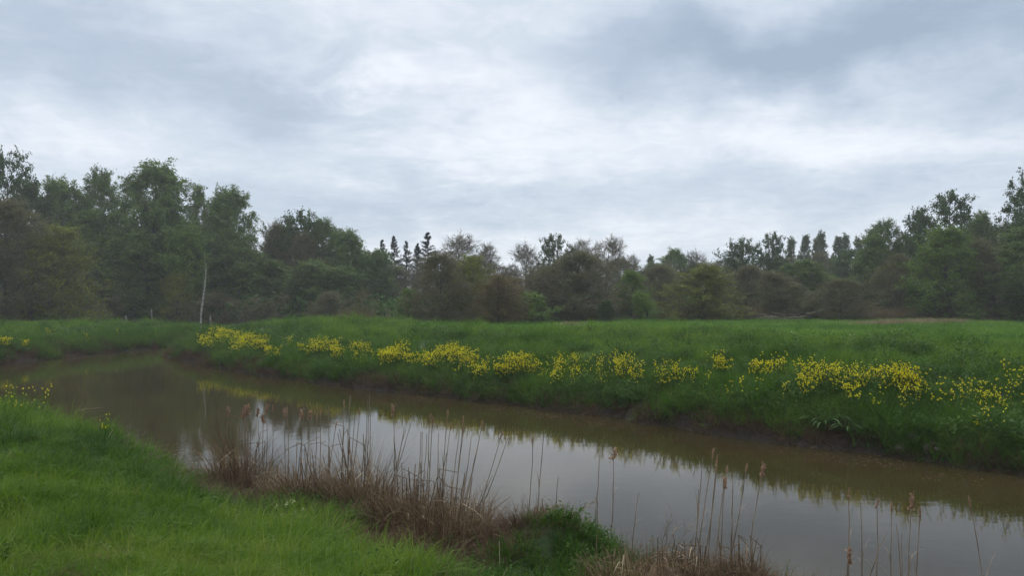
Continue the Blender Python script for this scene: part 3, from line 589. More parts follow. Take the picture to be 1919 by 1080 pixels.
TREES = [  # kind, column, top row, distance, width in px, label
 ('dark', 5, 292, 62, 100, 'tall dark leafy tree cut by the left edge of the photo, topping the wood there'),
 ('alder', 62, 345, 66, 80, 'loose sparse tree just right of the tall dark one at the left edge'),
 ('birch', 118, 338, 66, 110, 'grey green round topped birch, left of the tallest birch by two trees'),
 ('alder', 188, 326, 70, 95, 'thin topped airy tree immediately left of the tallest birch'),
 ('birch', 282, 305, 62, 150, 'tallest drooping birch of the left wood with a broad rounded top'),
 ('alder', 372, 356, 70, 46, 'slim thin leaved dark tree beside the gap of sky right of the tallest birch'),
 ('birch', 425, 355, 66, 105, 'second highest drooping birch with thin crown, right of the gap of sky'),
 ('green', 345, 430, 58, 110, 'green shoulder tree in front of the tallest birch on its right side'),
 ('olive', 105, 428, 52, 150, 'round yellow green willow at the front of the left wood'),
 ('brown', 10, 380, 50, 190, 'big brown budding tree filling the left edge under the dark top'),
 ('alder', 215, 430, 60, 120, 'dull dark tree between the yellow green willow and the tallest birch'),
 ('alder', 285, 440, 58, 120, 'dark leafy tree at the foot of the tallest birch'),
 ('alder', 165, 400, 64, 110, 'dull green tree rising behind the yellow green willow'),
 ('olive', 330, 510, 56, 80, 'low yellow green tree left of the leaning white birch stem'),
 ('alder', 440, 465, 60, 120, 'green tree right behind the leaning white birch stem'),
 ('brown', 500, 420, 66, 80, 'brown twiggy tree right of the second highest birch'),
 ('dark', 565, 402, 68, 105, 'dark round topped tree midway along the right half of the left wood'),
 ('alder', 535, 425, 70, 80, 'thin branched tree left against the dark round topped one'),
 ('birch', 610, 412, 68, 80, 'light drooping birch right of the dark round topped tree'),
 ('birch', 655, 432, 66, 80, 'green birch on the falling right end of the left wood'),
 ('alder', 505, 490, 60, 110, 'low dark tree in front of the brown twiggy one'),
 ('alder', 585, 490, 60, 120, 'low dull green tree below the dark round topped tree'),
 ('birch', 640, 500, 62, 90, 'low green birch at the foot of the left wood near the meadow'),
 ('birch', 705, 470, 68, 85, 'green birch directly left of the pines'),
 ('twiggy', 690, 540, 52, 80, 'small bare pinkish shrub on the meadow left of the pale green bush'),
 ('green', 765, 543, 58, 60, 'pale green rounded bush below the pines'),
 ('pine', 717, 448, 95, 58, 'dark pine, leftmost of the pine group'),
 ('pine', 741, 440, 97, 54, 'dark pointed pine, second from the left in the pine group'),
 ('pine', 761, 450, 93, 54, 'slim dark pine in the middle of the pine group'),
 ('pine', 779, 454, 96, 60, 'short dark pine, fourth from the left in the pine group'),
 ('pine', 806, 434, 98, 84, 'broad topped dark pine, rightmost of the pine group'),
 ('brown', 828, 478, 56, 120, 'large dark brown twiggy tree right of the pale green bush'),
 ('bare', 862, 441, 74, 120, 'domed bare crown rising right of the broad topped pine'),
 ('bare', 912, 462, 72, 90, 'bare greyish crown sloping down to the dip in the skyline'),
 ('olive', 885, 482, 60, 110, 'olive tree between the large brown tree and the orange one'),
 ('orange', 930, 512, 54, 110, 'rounded orange brown budding tree at the middle of the meadow edge'),
 ('fork', 1000, 545, 55, 85, 'little green tree with a forked stem right of the orange brown tree'),
 ('bare', 985, 462, 76, 90, 'left shoulder crown of the bare trees on the central hump'),
 ('dark', 1040, 446, 80, 70, 'greenish spire topping the central hump of bare trees'),
 ('bare', 1085, 455, 78, 90, 'bare grey crown in the middle of the central hump'),
 ('bare', 1132, 447, 74, 95, 'fan shaped bare crown on the right of the central hump'),
 ('brown', 1080, 475, 60, 170, 'widest brown domed tree below the central hump'),
 ('brown', 1010, 505, 64, 110, 'brown tree behind the little forked tree'),
 ('green', 1185, 510, 62, 72, 'green rounded tree right of the widest brown dome'),
 ('shrub', 1133, 563, 55, 40, 'small dark green shrub standing in front of the brown dome'),
 ('fork', 1218, 545, 58, 50, 'small thin tree with split stem at the field edge, right of the green rounded tree'),
 ('brown', 1240, 500, 68, 90, 'low brown tree between the green rounded tree and the olive dome'),
 ('olive', 1312, 500, 60, 140, 'olive domed tree at the edge of the field, right of the centre'),
 ('bare', 1190, 482, 95, 60, 'grey distant crown in the low part of the skyline, left of the pale one'),
 ('poplar', 1225, 478, 105, 30, 'narrow distant tree in the lowest part of the skyline'),
 ('birch', 1268, 468, 98, 60, 'pale green distant crown above the olive dome'),
 ('bare', 1310, 474, 95, 70, 'grey distant crown just right of the pale green distant one'),
 ('dark', 1385, 452, 85, 75, 'dark rounded crown, left one of two left of the poplar row'),
 ('dark', 1446, 442, 85, 62, 'dark rounded crown standing directly left of the poplar row'),
 ('brown', 1400, 500, 66, 110, 'dull brown tree right of the olive dome'),
 ('brown', 1475, 512, 60, 120, 'low spreading brown tree above the dead branches'),
 ('alder', 1530, 490, 70, 110, 'dull green tree below the poplar row'),
 ('brown', 1575, 525, 58, 110, 'brown tree standing at the field edge below the right of the poplar row'),
 ('alder', 1640, 445, 72, 80, 'green tree ending the poplar row on the right'),
 ('alder', 1668, 416, 74, 80, 'taller green tree left of the big dark rounded tree'),
 ('dark', 1712, 396, 74, 62, 'clumpy dark crown hanging at the left of the big dark rounded tree'),
 ('dark', 1772, 368, 76, 118, 'big dark rounded tree highest right of the poplar row'),
 ('green', 1782, 432, 60, 150, 'broad yellow green cone shaped tree in front of the big dark rounded tree'),
 ('brown', 1680, 480, 64, 100, 'brown tree left of the yellow green cone shaped one'),
 ('alder', 1848, 402, 72, 70, 'dark tree between the big rounded tree and the tall tree at the right edge'),
 ('dark', 1912, 328, 66, 110, 'tall dark clumpy tree at the right edge of the photo'),
 ('brown', 1868, 450, 60, 130, 'brown tree right of the yellow green cone shaped tree'),
 ('alder', 1940, 430, 56, 140, 'dark tree at the right edge, below the tall clumpy one'),
]
for t in TREES:
    t = list(t)
    if t[1] < 712 and t[3] > 53 and 'shrub' not in t[5]: t[3] += 17
    elif t[1] < 712 and t[3] > 49 and t[0] != 'twiggy': t[3] += 12
    tree(*t)
poplars = []
for i, px in enumerate([1478, 1500, 1522, 1543, 1563, 1584, 1604, 1622]):
    poplars.append((px, tree('poplar', px, 438 + [9, 1, 7, -3, 5, 0, 8, 3][i], 112 + (i % 3) * 2, 36, 'slender pale green poplar in the even row on the skyline', 'row of poplars')))
ordinals(poplars, 'slender pale green poplar', 'of the even row on the skyline', 9)
# deeper trees of the wood: seen only between and above the front ones
def fill(specs, kinds, what, group):
    for (px, yt, d, wp, ref) in specs:
        k = kinds[rnd.randrange(len(kinds))]
        tree(k, px + rnd.uniform(-5, 5), yt + rnd.uniform(-4, 8), d + rnd.uniform(-5, 5), wp, what[k] + ' ' + ref, group)
DEEP = dict(alder='dull green tree deep in the wood', brown='brown tree deep in the wood', dark='dark leafy tree deep in the wood', bare='bare grey tree deep in the wood')
fill([(-60, 350, 82, 95, 'beyond the left edge'), (325, 372, 86, 80, 'at the right shoulder of the tallest birch'), (400, 392, 86, 70, 'at the left shoulder of the second birch'), (30, 410, 82, 95, 'behind the big brown edge tree'), (90, 400, 84, 95, 'behind the yellow green willow'), (150, 395, 80, 95, 'left below the thin topped airy tree'), (235, 385, 84, 95, 'left behind the tallest birch'),
      (310, 395, 82, 95, 'right behind the tallest birch'), (355, 470, 84, 80, 'under the gap of sky'), (400, 450, 82, 95, 'right of the gap of sky'), (455, 430, 84, 95, 'right behind the second highest birch'),
      (520, 450, 82, 95, 'left of the dark round topped tree'), (580, 445, 84, 95, 'right of the dark round topped tree'), (630, 460, 82, 95, 'behind the light drooping birch'), (680, 480, 84, 95, 'left of the pines')], ['alder', 'brown', 'dark'], DEEP, 'trees deep in the left wood')
fill([(740, 500, 90, 85, 'below the left pines'), (800, 500, 90, 85, 'below the right pines'), (860, 490, 92, 85, 'under the domed bare crown'), (930, 492, 92, 85, 'behind the orange brown tree'), (960, 500, 90, 85, 'in the dip of the skyline'), (1020, 492, 92, 85, 'behind the forked tree'),
      (1070, 485, 92, 85, 'left behind the central hump'), (1120, 485, 92, 85, 'right behind the central hump'), (1165, 488, 92, 85, 'right of the fan shaped crown'), (1210, 492, 94, 85, 'behind the small split stemmed tree'), (1255, 490, 94, 85, 'under the pale distant crown'),
      (1300, 488, 94, 85, 'left behind the olive domed tree'), (1345, 486, 94, 85, 'right behind the olive domed tree')], ['bare', 'brown', 'alder', 'bare'], DEEP, 'trees behind the middle of the meadow')
fill([(1380, 485, 92, 85, 'under the left dark rounded crown'), (1430, 480, 92, 85, 'under the right dark rounded crown'), (1480, 482, 92, 85, 'below the first poplar'), (1525, 480, 92, 85, 'below the third poplar'), (1570, 485, 92, 85, 'below the fifth poplar'), (1610, 475, 92, 85, 'below the last poplar'),
      (1655, 465, 92, 85, 'right of the poplar row'), (1700, 450, 90, 85, 'under the clumpy dark crown'), (1745, 440, 92, 85, 'left behind the big dark rounded tree'), (1800, 430, 92, 85, 'right behind the big dark rounded tree'), (1835, 440, 90, 85, 'right of the yellow green cone tree'),
      (1880, 425, 92, 85, 'left of the tall right edge tree'), (1930, 420, 92, 85, 'behind the tall right edge tree'), (1990, 400, 90, 95, 'beyond the right edge')], ['alder', 'brown', 'dark'], DEEP, 'trees deep in the right wood')
LOW = dict(alder='dull green low bush', brown='brown low bush', twiggy='twiggy low bush')
fill([(px, 552, 72, 90, ref) for px, ref in ((20, 'at the foot of the big brown edge tree'), (70, 'left under the yellow green willow'), (130, 'right under the yellow green willow'), (190, 'right of the willow foot'), (245, 'left under the tallest birch'), (300, 'right under the tallest birch'), (350, 'left of the white birch stem'),
      (410, 'right of the white birch stem'), (460, 'under the second highest birch'), (515, 'below the brown twiggy tree'), (560, 'left below the dark round topped tree'), (610, 'right below the dark round topped tree'), (655, 'at the right end of the left wood'))], ['brown', 'alder', 'twiggy'], LOW, 'bushes under the left wood')
fill([(px, 556, 66, 80, ref) for px, ref in ((850, 'under the large dark brown twiggy tree'), (960, 'right of the orange brown tree'), (1040, 'left under the widest brown dome'), (1150, 'right under the widest brown dome'), (1250, 'left under the olive domed tree'), (1350, 'right under the olive domed tree'), (1420, 'left of the dead branches'),
      (1500, 'behind the dead branches'), (1560, 'below the middle poplars'), (1630, 'below the end of the poplar row'), (1690, 'left of the yellow green cone tree foot'), (1750, 'left under the yellow green cone tree'), (1820, 'right under the yellow green cone tree'), (1890, 'below the tall right edge tree'))], ['brown', 'alder', 'twiggy'], LOW, 'bushes behind the field')
# shaded brush filling the floor of the wood
V_brush = variants('brush', [herb(260, 2.4, .35), herb(240, 3.0, .4), herb(220, 2.0, .35)], M['weed'])
a = R.uniform(-.72, .74, 1500); d = R.uniform(72, 108, 1500); x = d * np.tan(a) * .93; y = d
x, y, z, s = ground_pts(x, y, lambda x, y, s, t, z: s > 1)
tag(scatter('undergrowth', np.stack([x, y, z], 1), R.uniform(.8, 1.5, len(x)), V_brush, R.uniform(0, .25, len(x))), kind='stuff')

# white birch stem, leaning, and small pale stumps at the left wood
def leaning_birch():
    x, d = (376 - PX0) / FP * 54, 54.; z = float(height(x, d)); o = empty('birch_tree', (x, d, z))
    X = lambda px: (px - 376) / FP * d; Zp = lambda py: EYE - (py - HY) / FP * d - z
    pl = np.array([[[X(376), 0, -.2], [X(378), 0, Zp(585)], [X(380), .05, Zp(565)], [X(384), .0, Zp(540)], [X(386), 0, Zp(515)], [X(386), .05, Zp(500)], [X(383), .05, Zp(488)], [X(382), .1, Zp(470)]]])
    g = Geo(); tubes(g, pl, np.array([[.075, .07, .065, .055, .045, .03, .02, .01]]), 8); g.obj('trunk', M['birch_bark'], o, True)
    g = Geo(); P0, D, i, t = sample(pl[:, 3:], 16, .2, 1); BP = grow(P0, norm(D * .3 + norm(R.normal(size=D.shape))), np.full(16, .8), 4, .15, .1, .3); tubes(g, BP, np.broadcast_to(np.linspace(.015, .005, 5), BP.shape[:2]), 3)
    lp, ld, li, lt = sample(BP, 8, .2, 1); quads(g, lp, .08); g.obj('crown', M['birch'], o)
    tag(o, 'slender leaning stem of white birch bark standing in front of the dark left wood', 'tree')
leaning_birch()
def post(px, ytop, ybot, lab, r=.05):
    x, d = project_ground(px, ybot); d = min(d, 58.); x = (px - PX0) / FP * d; z = float(height(x, d)); h = EYE - (ytop - HY) / FP * d - z
    g = Geo(); pl = np.array([[[0, 0, -.3], [.01, 0, h * .5], [-.02, 0, h - .02], [-.02, 0, h]]]); tubes(g, pl, np.array([[r, r, r * .9, r * .2]]), 8)
    o = g.obj('wooden_post', M['post']); o.location = (x, d, z); tag(o, lab, 'post', 'pale posts along the left wood')
post(237, 592, 604, 'pale post left of the others at the edge of the left wood')
post(285, 580, 603, 'tallest thin pale post, between the first post and the white birch stem', .045)
post(395, 592, 602, 'short pale post just right of the leaning white birch stem', .045)

# dead branches at the field edge
def dead_branches(px, d, w, n, lab):
    x = (px - PX0) / FP * d; z = float(height(x, d)); g = Geo()
    P0 = np.stack([R.uniform(-w / 2, w / 2, n), R.normal(0, .5, n), R.uniform(.05, .75, n)], 1); sgn = R.choice([-1, 1], n)
    PL = grow(P0, np.stack([sgn, R.normal(0, .3, n), R.normal(0, .14, n)], 1), R.uniform(.6, 1.8, n), 5, .12, 0); PL[..., 2] = np.maximum(PL[..., 2], .03); tubes(g, PL, np.broadcast_to(np.linspace(.032, .008, 6), PL.shape[:2]), 5)
    o = g.obj('fallen_branch_heap', M['deadwood']); o.location = (x, d, z); tag(o, lab, 'dead wood')
dead_branches(1475, 57.5, 3.4, 26, 'heap of pale fallen branches below the low spreading brown tree')
dead_branches(1515, 58.5, 1.6, 9, 'small heap of pale fallen branches right of the larger heap')

# ------------------------------------------------------------------ yellow mustard plants
def mustard_mesh(hh, ns, dense):
    gs = Geo(); gf = Geo(); n = ns
    a = R.uniform(0, 6.283, n); r = R.uniform(0, .16, n); P0 = np.stack([r * np.cos(a), r * np.sin(a), -.03 + 0 * a], 1)
    D = np.stack([np.cos(a) * R.uniform(.05, .4, n), np.sin(a) * R.uniform(.05, .4, n), np.ones(n)], 1); L = hh * R.uniform(.75, 1.08, n)
    SP = grow(P0, D, L, 5, .05, .06); tubes(gs, SP, np.broadcast_to(np.linspace(.008, .004, 6), SP.shape[:2]), 4)
    bp, bd, bi, bt = sample(SP, 8, .36, .99); BP = grow(bp, norm(bd + .7 * norm(R.normal(size=bd.shape)) + np.array([0, 0, .4])), np.full(len(bp), .17), 2, .08, .25); tubes(gs, BP, np.broadcast_to(np.array([.005, .004, .003]), BP.shape[:2]), 3)
    lp, ld, li, lt = sample(SP, 14, .03, .85); quads(gs, lp + R.normal(0, .05, lp.shape), .10 * (1.15 - lt), asp=.5)
    tips = np.concatenate([SP[:, -1], BP[:, -1]]); tips = tips[R.rand(len(tips)) < dense]
    for t in tips:
        m = 11; q = norm(R.normal(size=(m, 3))) * R.uniform(.4, 1, (m, 1)) * np.array([.026, .026, .024]) * (R.rand() * 1.0 + .3); quads(gf, t + q, .021, asp=.9)
    return gs.mesh('foliage', M['plant']), gf.mesh('flowers', M['petal'])
MU = [mustard_mesh(.80, 7, .85), mustard_mesh(.70, 6, .8), mustard_mesh(.9, 8, .9), mustard_mesh(.62, 5, .7)]
MS = [mustard_mesh(.75, 3, .6), mustard_mesh(.6, 2, .7)]
def mustard(px, py, protos, label, group, sc=1.):
    m = protos[rnd.randrange(len(protos))]; s = sc * rnd.uniform(.8, 1.12); x, d = project_ground(px, py, .74 * s, 6, 70)
    sd, _ = sdf(x, d)
    if sd[0] < .4: return None
    o = empty('mustard_plant', (x, d, float(height(x, d))), rnd.uniform(0, 6.28)); o.scale = (s * .85, s * .85, s); tag(o, label, 'flower', group)
    for nm, me in (('foliage', m[0]), ('blossom', m[1])):
        q = bpy.data.objects.new(nm, me); C.objects.link(q); q.parent = o
    return o
PATCH = [ # x0,x1,ytopleft,ytopright,depth px,count,proto,where
 (380, 440, 618, 608, 30, 32, MU, 'of the dense patch beside the dry bend grass'),
 (436, 522, 618, 634, 26, 34, MU, 'of the second dense patch from the bend'),
 (530, 556, 628, 630, 6, 3, MS, 'of the few right of the second patch'),
 (566, 642, 632, 634, 22, 18, MU, 'of the third yellow patch from the bend'),
 (662, 708, 636, 640, 14, 9, MU, 'of the small fourth patch from the bend'),
 (716, 786, 640, 648, 24, 22, MU, 'of the rounded fifth patch from the bend'),
 (796, 902, 640, 652, 26, 34, MU, 'of the widest dense patch mid bank'),
 (936, 1002, 660, 652, 40, 22, MU, 'of the heaped patch beside the widest one'),
 (1036, 1110, 655, 660, 40, 12, MS + MU[3:], 'of those scattered right of the heaped patch'),
 (1112, 1215, 656, 666, 42, 22, MS + MU[3:], 'of the loose patch beyond the scattered ones'),
 (1224, 1298, 672, 676, 26, 10, MS + MU[1:2], 'of the loose patch left of the high tuft'),
 (1328, 1372, 658, 664, 16, 4, MU[:1] + MS, 'of the small tuft below the olive domed tree'),
 (1408, 1458, 670, 662, 20, 6, MS + MU[:1], 'of the small tuft beside the big right patch'),
 (1490, 1628, 676, 680, 36, 18, MU, 'of the wide patch left of the peaked one'),
 (1634, 1722, 676, 684, 38, 18, MU, 'of the big peaked patch on the right'),
 (1690, 1735, 722, 728, 10, 3, MS, 'of those low under the peaked patch'),
 (1750, 1800, 700, 704, 12, 2, MS, 'of the few right of the peaked patch'),
 (1822, 1882, 690, 705, 72, 9, MS + MU[1:2], 'of the tall thin patch near the right edge'),
 (1890, 1925, 660, 715, 40, 5, MS, 'of those at the right edge'),
 (545, 1000, 634, 664, 34, 20, MS, 'scattered between the left and middle patches'),
 (1000, 1480, 662, 690, 44, 22, MS, 'scattered between the middle and right patches'),
 (1480, 1910, 690, 720, 60, 7, MS, 'scattered below the right patches'),
 (0, 14, 630, 632, 8, 4, MU, 'of those on the bank at the left edge'),
 (28, 52, 630, 634, 10, 5, MU, 'of the left bank tuft with dense flowers'),
 (95, 105, 616, 618, 4, 2, MS, 'of the pair high on the left bank'),
 (164, 172, 624, 626, 6, 2, MS, 'of the pair mid left bank'),
 (220, 226, 616, 618, 4, 1, MS, 'alone on the left bank towards the bend'),
]
for (x0, x1, ya, yb, dep, n, pr, where) in PATCH:
    made = []
    for k in range(n):
        f = rnd.random(); env = 1 - (2 * f - 1) ** 2
        q = mustard(x0 + (x1 - x0) * f, ya + (yb - ya) * f + dep * (1 - .45 * env) * rnd.random() ** 1.2 + (1 - env) * dep * .35, pr, 'yellow mustard plant ' + where, 'mustard ' + where, 1.)
        if q: made.append((x0 + (x1 - x0) * f, q))
    ordinals(made, 'yellow mustard plant', where, 13)
def near_mustard(px, py, d, protos, lab, wide=1.):
    m = protos[rnd.randrange(len(protos))]; x = (px - PX0) / FP * d; z = float(height(x, d)); h = (EYE - (py - HY) / FP * d - z) / .8
    o = empty('mustard_plant', (x, d, z), rnd.uniform(0, 6.28)); o.scale = (h * wide, h * wide, h); tag(o, lab, 'flower')
    for nm, me in (('foliage', m[0]), ('blossom', m[1])):
        q = bpy.data.objects.new(nm, me); C.objects.link(q); q.parent = o
near_mustard(3, 712, 15.2, MS, 'yellow mustard plant at the left edge on the near bank', .6)
near_mustard(16, 716, 15.0, MS, 'yellow mustard plant second from the left edge on the near bank', .6)
near_mustard(32, 717, 14.6, MS, 'broad yellow mustard plant on the near bank where the grass meets the water', .8)
near_mustard(68, 724, 14.0, MS, 'small yellow mustard plant at the water, right of the broad one on the near bank', .6)
near_mustard(194, 768, 12.4, MS, 'single thin yellow mustard stem at the rim of the near grass', .6)

# ------------------------------------------------------------------ dock plants, stones, dry grass on the far bank
def dock(px, py, lab, s=1., mat='plant'):
    x, d = project_ground(px, py); g = Geo(); n = 26; a = R.uniform(0, 6.28, n)
    blades(g, np.stack([.06 * np.cos(a), .06 * np.sin(a), 0 * a - .02], 1), np.stack([np.cos(a) * .6, np.sin(a) * .6, R.uniform(.5, 1.6, n)], 1), R.uniform(.3, .62, n), R.uniform(.06, .11, n), .8, 5, tip=.15)
    o = g.obj('dock_plant', M[mat]); o.location = (x, d, float(height(x, d))); o.scale = (s, s, s); tag(o, lab, 'plant')
dock(1545, 802, 'large leafy dock plant low on the far bank under the wide yellow patch', 1.25)
dock(1590, 812, 'smaller leafy dock plant beside the large one at the water edge', .9)
dock(1455, 735, 'pale leaved dock plant below the small yellow tuft', .7)
def stone(px, py, r, lab, sq=(1.3, .9, .8)):
    x, d = project_ground(px, py); g = Geo(); ball(g, (0, 0, 0), 1, (9, 6), sq, .16); o = g.obj('stone', M['stone'], smooth=False); o.location = (x, d, float(height(x, d)) + r * .3); o.scale = (r, r, r); o.rotation_euler = (0, 0, R.uniform(0, 6))
    tag(o, lab, 'stone')
stone(1706, 826, .15, 'largest pale stone half buried in the far bank')
stone(1748, 838, .10, 'round stone right of and below the largest pale one')
stone(1737, 852, .11, 'reddish stone at the water edge below the round one', (1.2, .8, .9))
stone(1758, 853, .10, 'flat reddish stone at the water edge, right of the others', (1.7, .9, .5))
stone(1686, 846, .12, 'brown stone left of the reddish ones at the water edge')
def dry_clump(px, py, w, h, n, lab, mat='dry', lean=.5, bend=.4, green=0, wpx=.008, d=None, sp=None):
    if d is None: x, d = project_ground(px, py)
    else: x = (px - PX0) / FP * d
    z = float(height(x, d)); g = Geo(); a = R.uniform(0, 6.28, n); r = np.sqrt(R.rand(n)); sy = sp or .6
    P0 = np.stack([r * np.cos(a) * w / 2, r * np.sin(a) * w / 2 * sy, 0 * a], 1); P0[:, 2] = height(P0[:, 0] + x, P0[:, 1] + d) - z - .04
    b = a + R.normal(0, 1.0, n); D = np.stack([np.cos(b) * lean * R.rand(n), np.sin(b) * lean * R.rand(n), np.ones(n)], 1)
    blades(g, P0, D, h * R.uniform(.35, 1.1, n) * (1.15 - .5 * r), wpx * R.uniform(.5, 1.4, n), bend * R.uniform(.1, 1.8, n), 4, face=1.3)
    m = n if mat == 'dry' else n // 2; a = R.uniform(0, 6.28, m); r = np.sqrt(R.rand(m)); P1 = np.stack([r * np.cos(a) * w / 2, r * np.sin(a) * w / 2 * sy, 0 * a], 1); P1[:, 2] = height(P1[:, 0] + x, P1[:, 1] + d) - z + R.uniform(0, .5, m) * h * (1 - r)
    blades(g, P1, norm(np.stack([R.normal(size=m), R.normal(size=m), R.normal(0, .6, m)], 1)), h * R.uniform(.15, .6, m), wpx * R.uniform(.5, 1.3, m), .6, 3, face=1.3)
    if mat == 'dry' and n > 300:
        m = 60; a = R.uniform(0, 6.28, m); r = np.sqrt(R.rand(m)); P3 = np.stack([r * np.cos(a) * w / 2, r * np.sin(a) * w / 2 * sy, 0 * a], 1); P3[:, 2] = height(P3[:, 0] + x, P3[:, 1] + d) - z + R.uniform(.1, .8, m) * h * (1.1 - r)
        blades(g, P3, norm(np.stack([R.normal(size=m), R.normal(size=m), R.normal(0, .8, m)], 1)), h * R.uniform(.2, .5, m), .014, R.uniform(0, 1.2, m), 4, R.uniform(.8, 1.4, m), face=1.3)
        m = 16; q = R.normal(0, .28, (m, 2)) * np.array([w, w * sy]); P2 = np.stack([q[:, 0], q[:, 1], height(q[:, 0] + x, q[:, 1] + d) - z - .03], 1)
        SP = grow(P2, np.stack([R.normal(0, .13, m), R.normal(0, .13, m), np.ones(m)], 1), h * R.uniform(.45, 1.05, m), 5, .03, .03); tubes(g, SP, np.broadcast_to(np.linspace(.0065, .0045, 6), SP.shape[:2]), 4, R.uniform(.2, .9, m))
        kk = R.rand(m) < .5; e = SP[kk][:, -1]; tubes(g, grow(e, np.stack([R.choice([-1, 1], kk.sum()) * R.uniform(.4, 1, kk.sum()), R.normal(0, .3, kk.sum()), R.uniform(-.8, .5, kk.sum())], 1), h * R.uniform(.12, .35, kk.sum()), 2, .05, 0), np.full((kk.sum(), 3), .004), 4, .6)
    o = g.obj('dry_grass_clump' if mat == 'dry' else 'grass_clump', M[mat]); o.location = (x, d, z); tag(o, lab, 'grass clump'); return o
dry_clump(366, 648, 1.6, .75, 420, 'pale dry grass tuft on the bend tip beside the yellow flowers', lean=.5, bend=.5)
dry_clump(345, 652, .8, .5, 160, 'low dry grass at the very tip of the bend')
dry_clump(485, 690, .7, .55, 160, 'upright dry grass tuft at the water under the second yellow patch', lean=.3, bend=.3)
dry_clump(1090, 772, 1.1, .35, 220, 'flattened brown grass hanging at the water near the middle of the far bank', lean=2)
dry_clump(1230, 775, 1.2, .4, 220, 'brown trailing grass heap on the far bank right of the middle', lean=2)
dry_clump(1830, 850, .9, .5, 200, 'thin upright dry grass on the far bank near the right edge', lean=.5, bend=.4)
dry_clump(850, 705, 1.2, .4, 200, 'reddish dry grass under the widest dense yellow patch', lean=2)
dry_clump(1024, 624, .9, .45, 150, 'dark green tussock on the field behind the bank', mat='plant', lean=1)
dry_clump(1632, 640, .9, .4, 150, 'dark green tussock on the right part of the field', mat='plant', lean=1)
dry_clump(1785, 648, 1.2, .4, 150, 'wide dark tussock on the field near the right edge', mat='plant', lean=1)
# brown sedge clumps along the near margin
ND = [ # px, distance, width m, height m, n, label
 (395, 12.9, .8, .42, 420, 'low brown sedge at the left end of the marshy margin'),
 (455, 12.1, 1.0, .95, 1100, 'tall dense brown sedge clump, leftmost of the tall clumps, with cattails in it'),
 (520, 11.6, .6, .5, 500, 'small brown sedge clump between the two leftmost tall clumps'),
 (575, 11.2, 1.05, .68, 1100, 'rounded brown sedge clump, second of the tall clumps from the left'),
 (680, 10.8, 1.05, .85, 1300, 'tall pale topped sedge clump, third of the tall clumps from the left'),
 (740, 9.9, .9, .5, 800, 'low dark brown sedge in front of the tall pale topped clump'),
 (785, 9.7, 1.0, .68, 1200, 'brown sedge clump below the middle cattails'),
 (855, 9.3, .95, .72, 1300, 'brown sedge clump left of the steep dark stump of stalks'),
 (800, 8.8, 1.0, .45, 900, 'collapsed red brown sedge in front of the middle clumps'),
 (1165, 7.75, .95, .42, 1000, 'collapsed brown sedge heap at the bottom of the photo, right of the middle'),
 (1290, 8.3, .8, .38, 700, 'brown sedge at the water edge left of the right cattail group'),
 (1385, 8.3, .45, .4, 500, 'narrow brown sedge at the foot of the right cattail group'),
 (1040, 9.1, .8, .2, 800, 'brown dead grass crowning the green mound'),
]
for (px, d, wd_, h_, n, lab) in ND: dry_clump(px, 0, wd_ * .9, h_ * 1.38, int(n * .7), lab, lean=.6, bend=.34, d=d, wpx=.0105, sp=.8)
def stump(px, d, lab):
    x = (px - PX0) / FP * d; z = float(height(x, d)); g = Geo(); n = 60; a = R.uniform(0, 6.28, n); r = .09 * np.sqrt(R.rand(n))
    blades(g, np.stack([r * np.cos(a), r * np.sin(a), 0 * a - .05], 1), np.stack([np.cos(a) * .12, np.sin(a) * .12, np.ones(n)], 1), R.uniform(.35, .75, n), .016, R.uniform(-.05, .25, n), 3, face=1.2)
    m = 9; a = R.uniform(-.6, .6, m); blades(g, np.stack([0 * a, 0 * a, .3 + .3 * R.rand(m)], 1), np.stack([np.cos(a), np.sin(a) * .3, R.uniform(.0, .8, m)], 1), R.uniform(.25, .45, m), .012, .1, 3)
    o = g.obj('dead_reed_bundle', M['dry']); o.location = (x, d, z); tag(o, lab, 'reed bundle')
stump(905, 9.9, 'upright dark bundle of broken reeds at the right end of the brown sedge')
for (px, d, w_, h_, n, lab) in ((925, 9.5, .6, .30, 420, 'green grass clump at the left foot of the green mound'), (985, 9.2, .7, .22, 520, 'green grass on the left shoulder of the green mound'), (1070, 9.1, .8, .2, 600, 'green grass on the right side of the green mound'),
                             (1225, 8.6, .6, .26, 380, 'green grass clump at the water right of the green mound'), (1195, 8.8, .35, .25, 160, 'small green grass clump beside the water, right of the sword leaves'),
                             (560, 8.1, .9, .42, 900, 'dark green long grass clump on the near slope below the sedge'), (520, 7.6, .8, .42, 800, 'arching dark green grass clump left of the cream flowered plant'), (640, 7.7, .8, .36, 800, 'dark green long grass right of the cream flowered plant'),
                             (1010, 7.6, .8, .3, 600, 'ferny dark green clump at the bottom between mound and brown heap'), (960, 7.4, .7, .26, 500, 'low green clump at the bottom left of the ferny one')):
    dry_clump(px, 0, w_, h_, n, lab, mat='plant', lean=.6, bend=.6, d=d, wpx=.007, sp=.8)
def sword(px, d, h, n, lab, lean=0.):
    x = (px - PX0) / FP * d; z = float(height(x, d)); g = Geo(); a = R.uniform(0, 6.28, n)
    blades(g, np.stack([.05 * np.cos(a), .05 * np.sin(a), 0 * a - .05], 1), np.stack([np.cos(a) * .22 + lean, np.sin(a) * .22, np.ones(n)], 1), h * R.uniform(.6, 1.05, n), .016, R.uniform(0, .15, n), 4, tip=.05, face=.8)
    o = g.obj('green_reed', M['iris']); o.location = (x, d, z); tag(o, lab, 'reed plant')
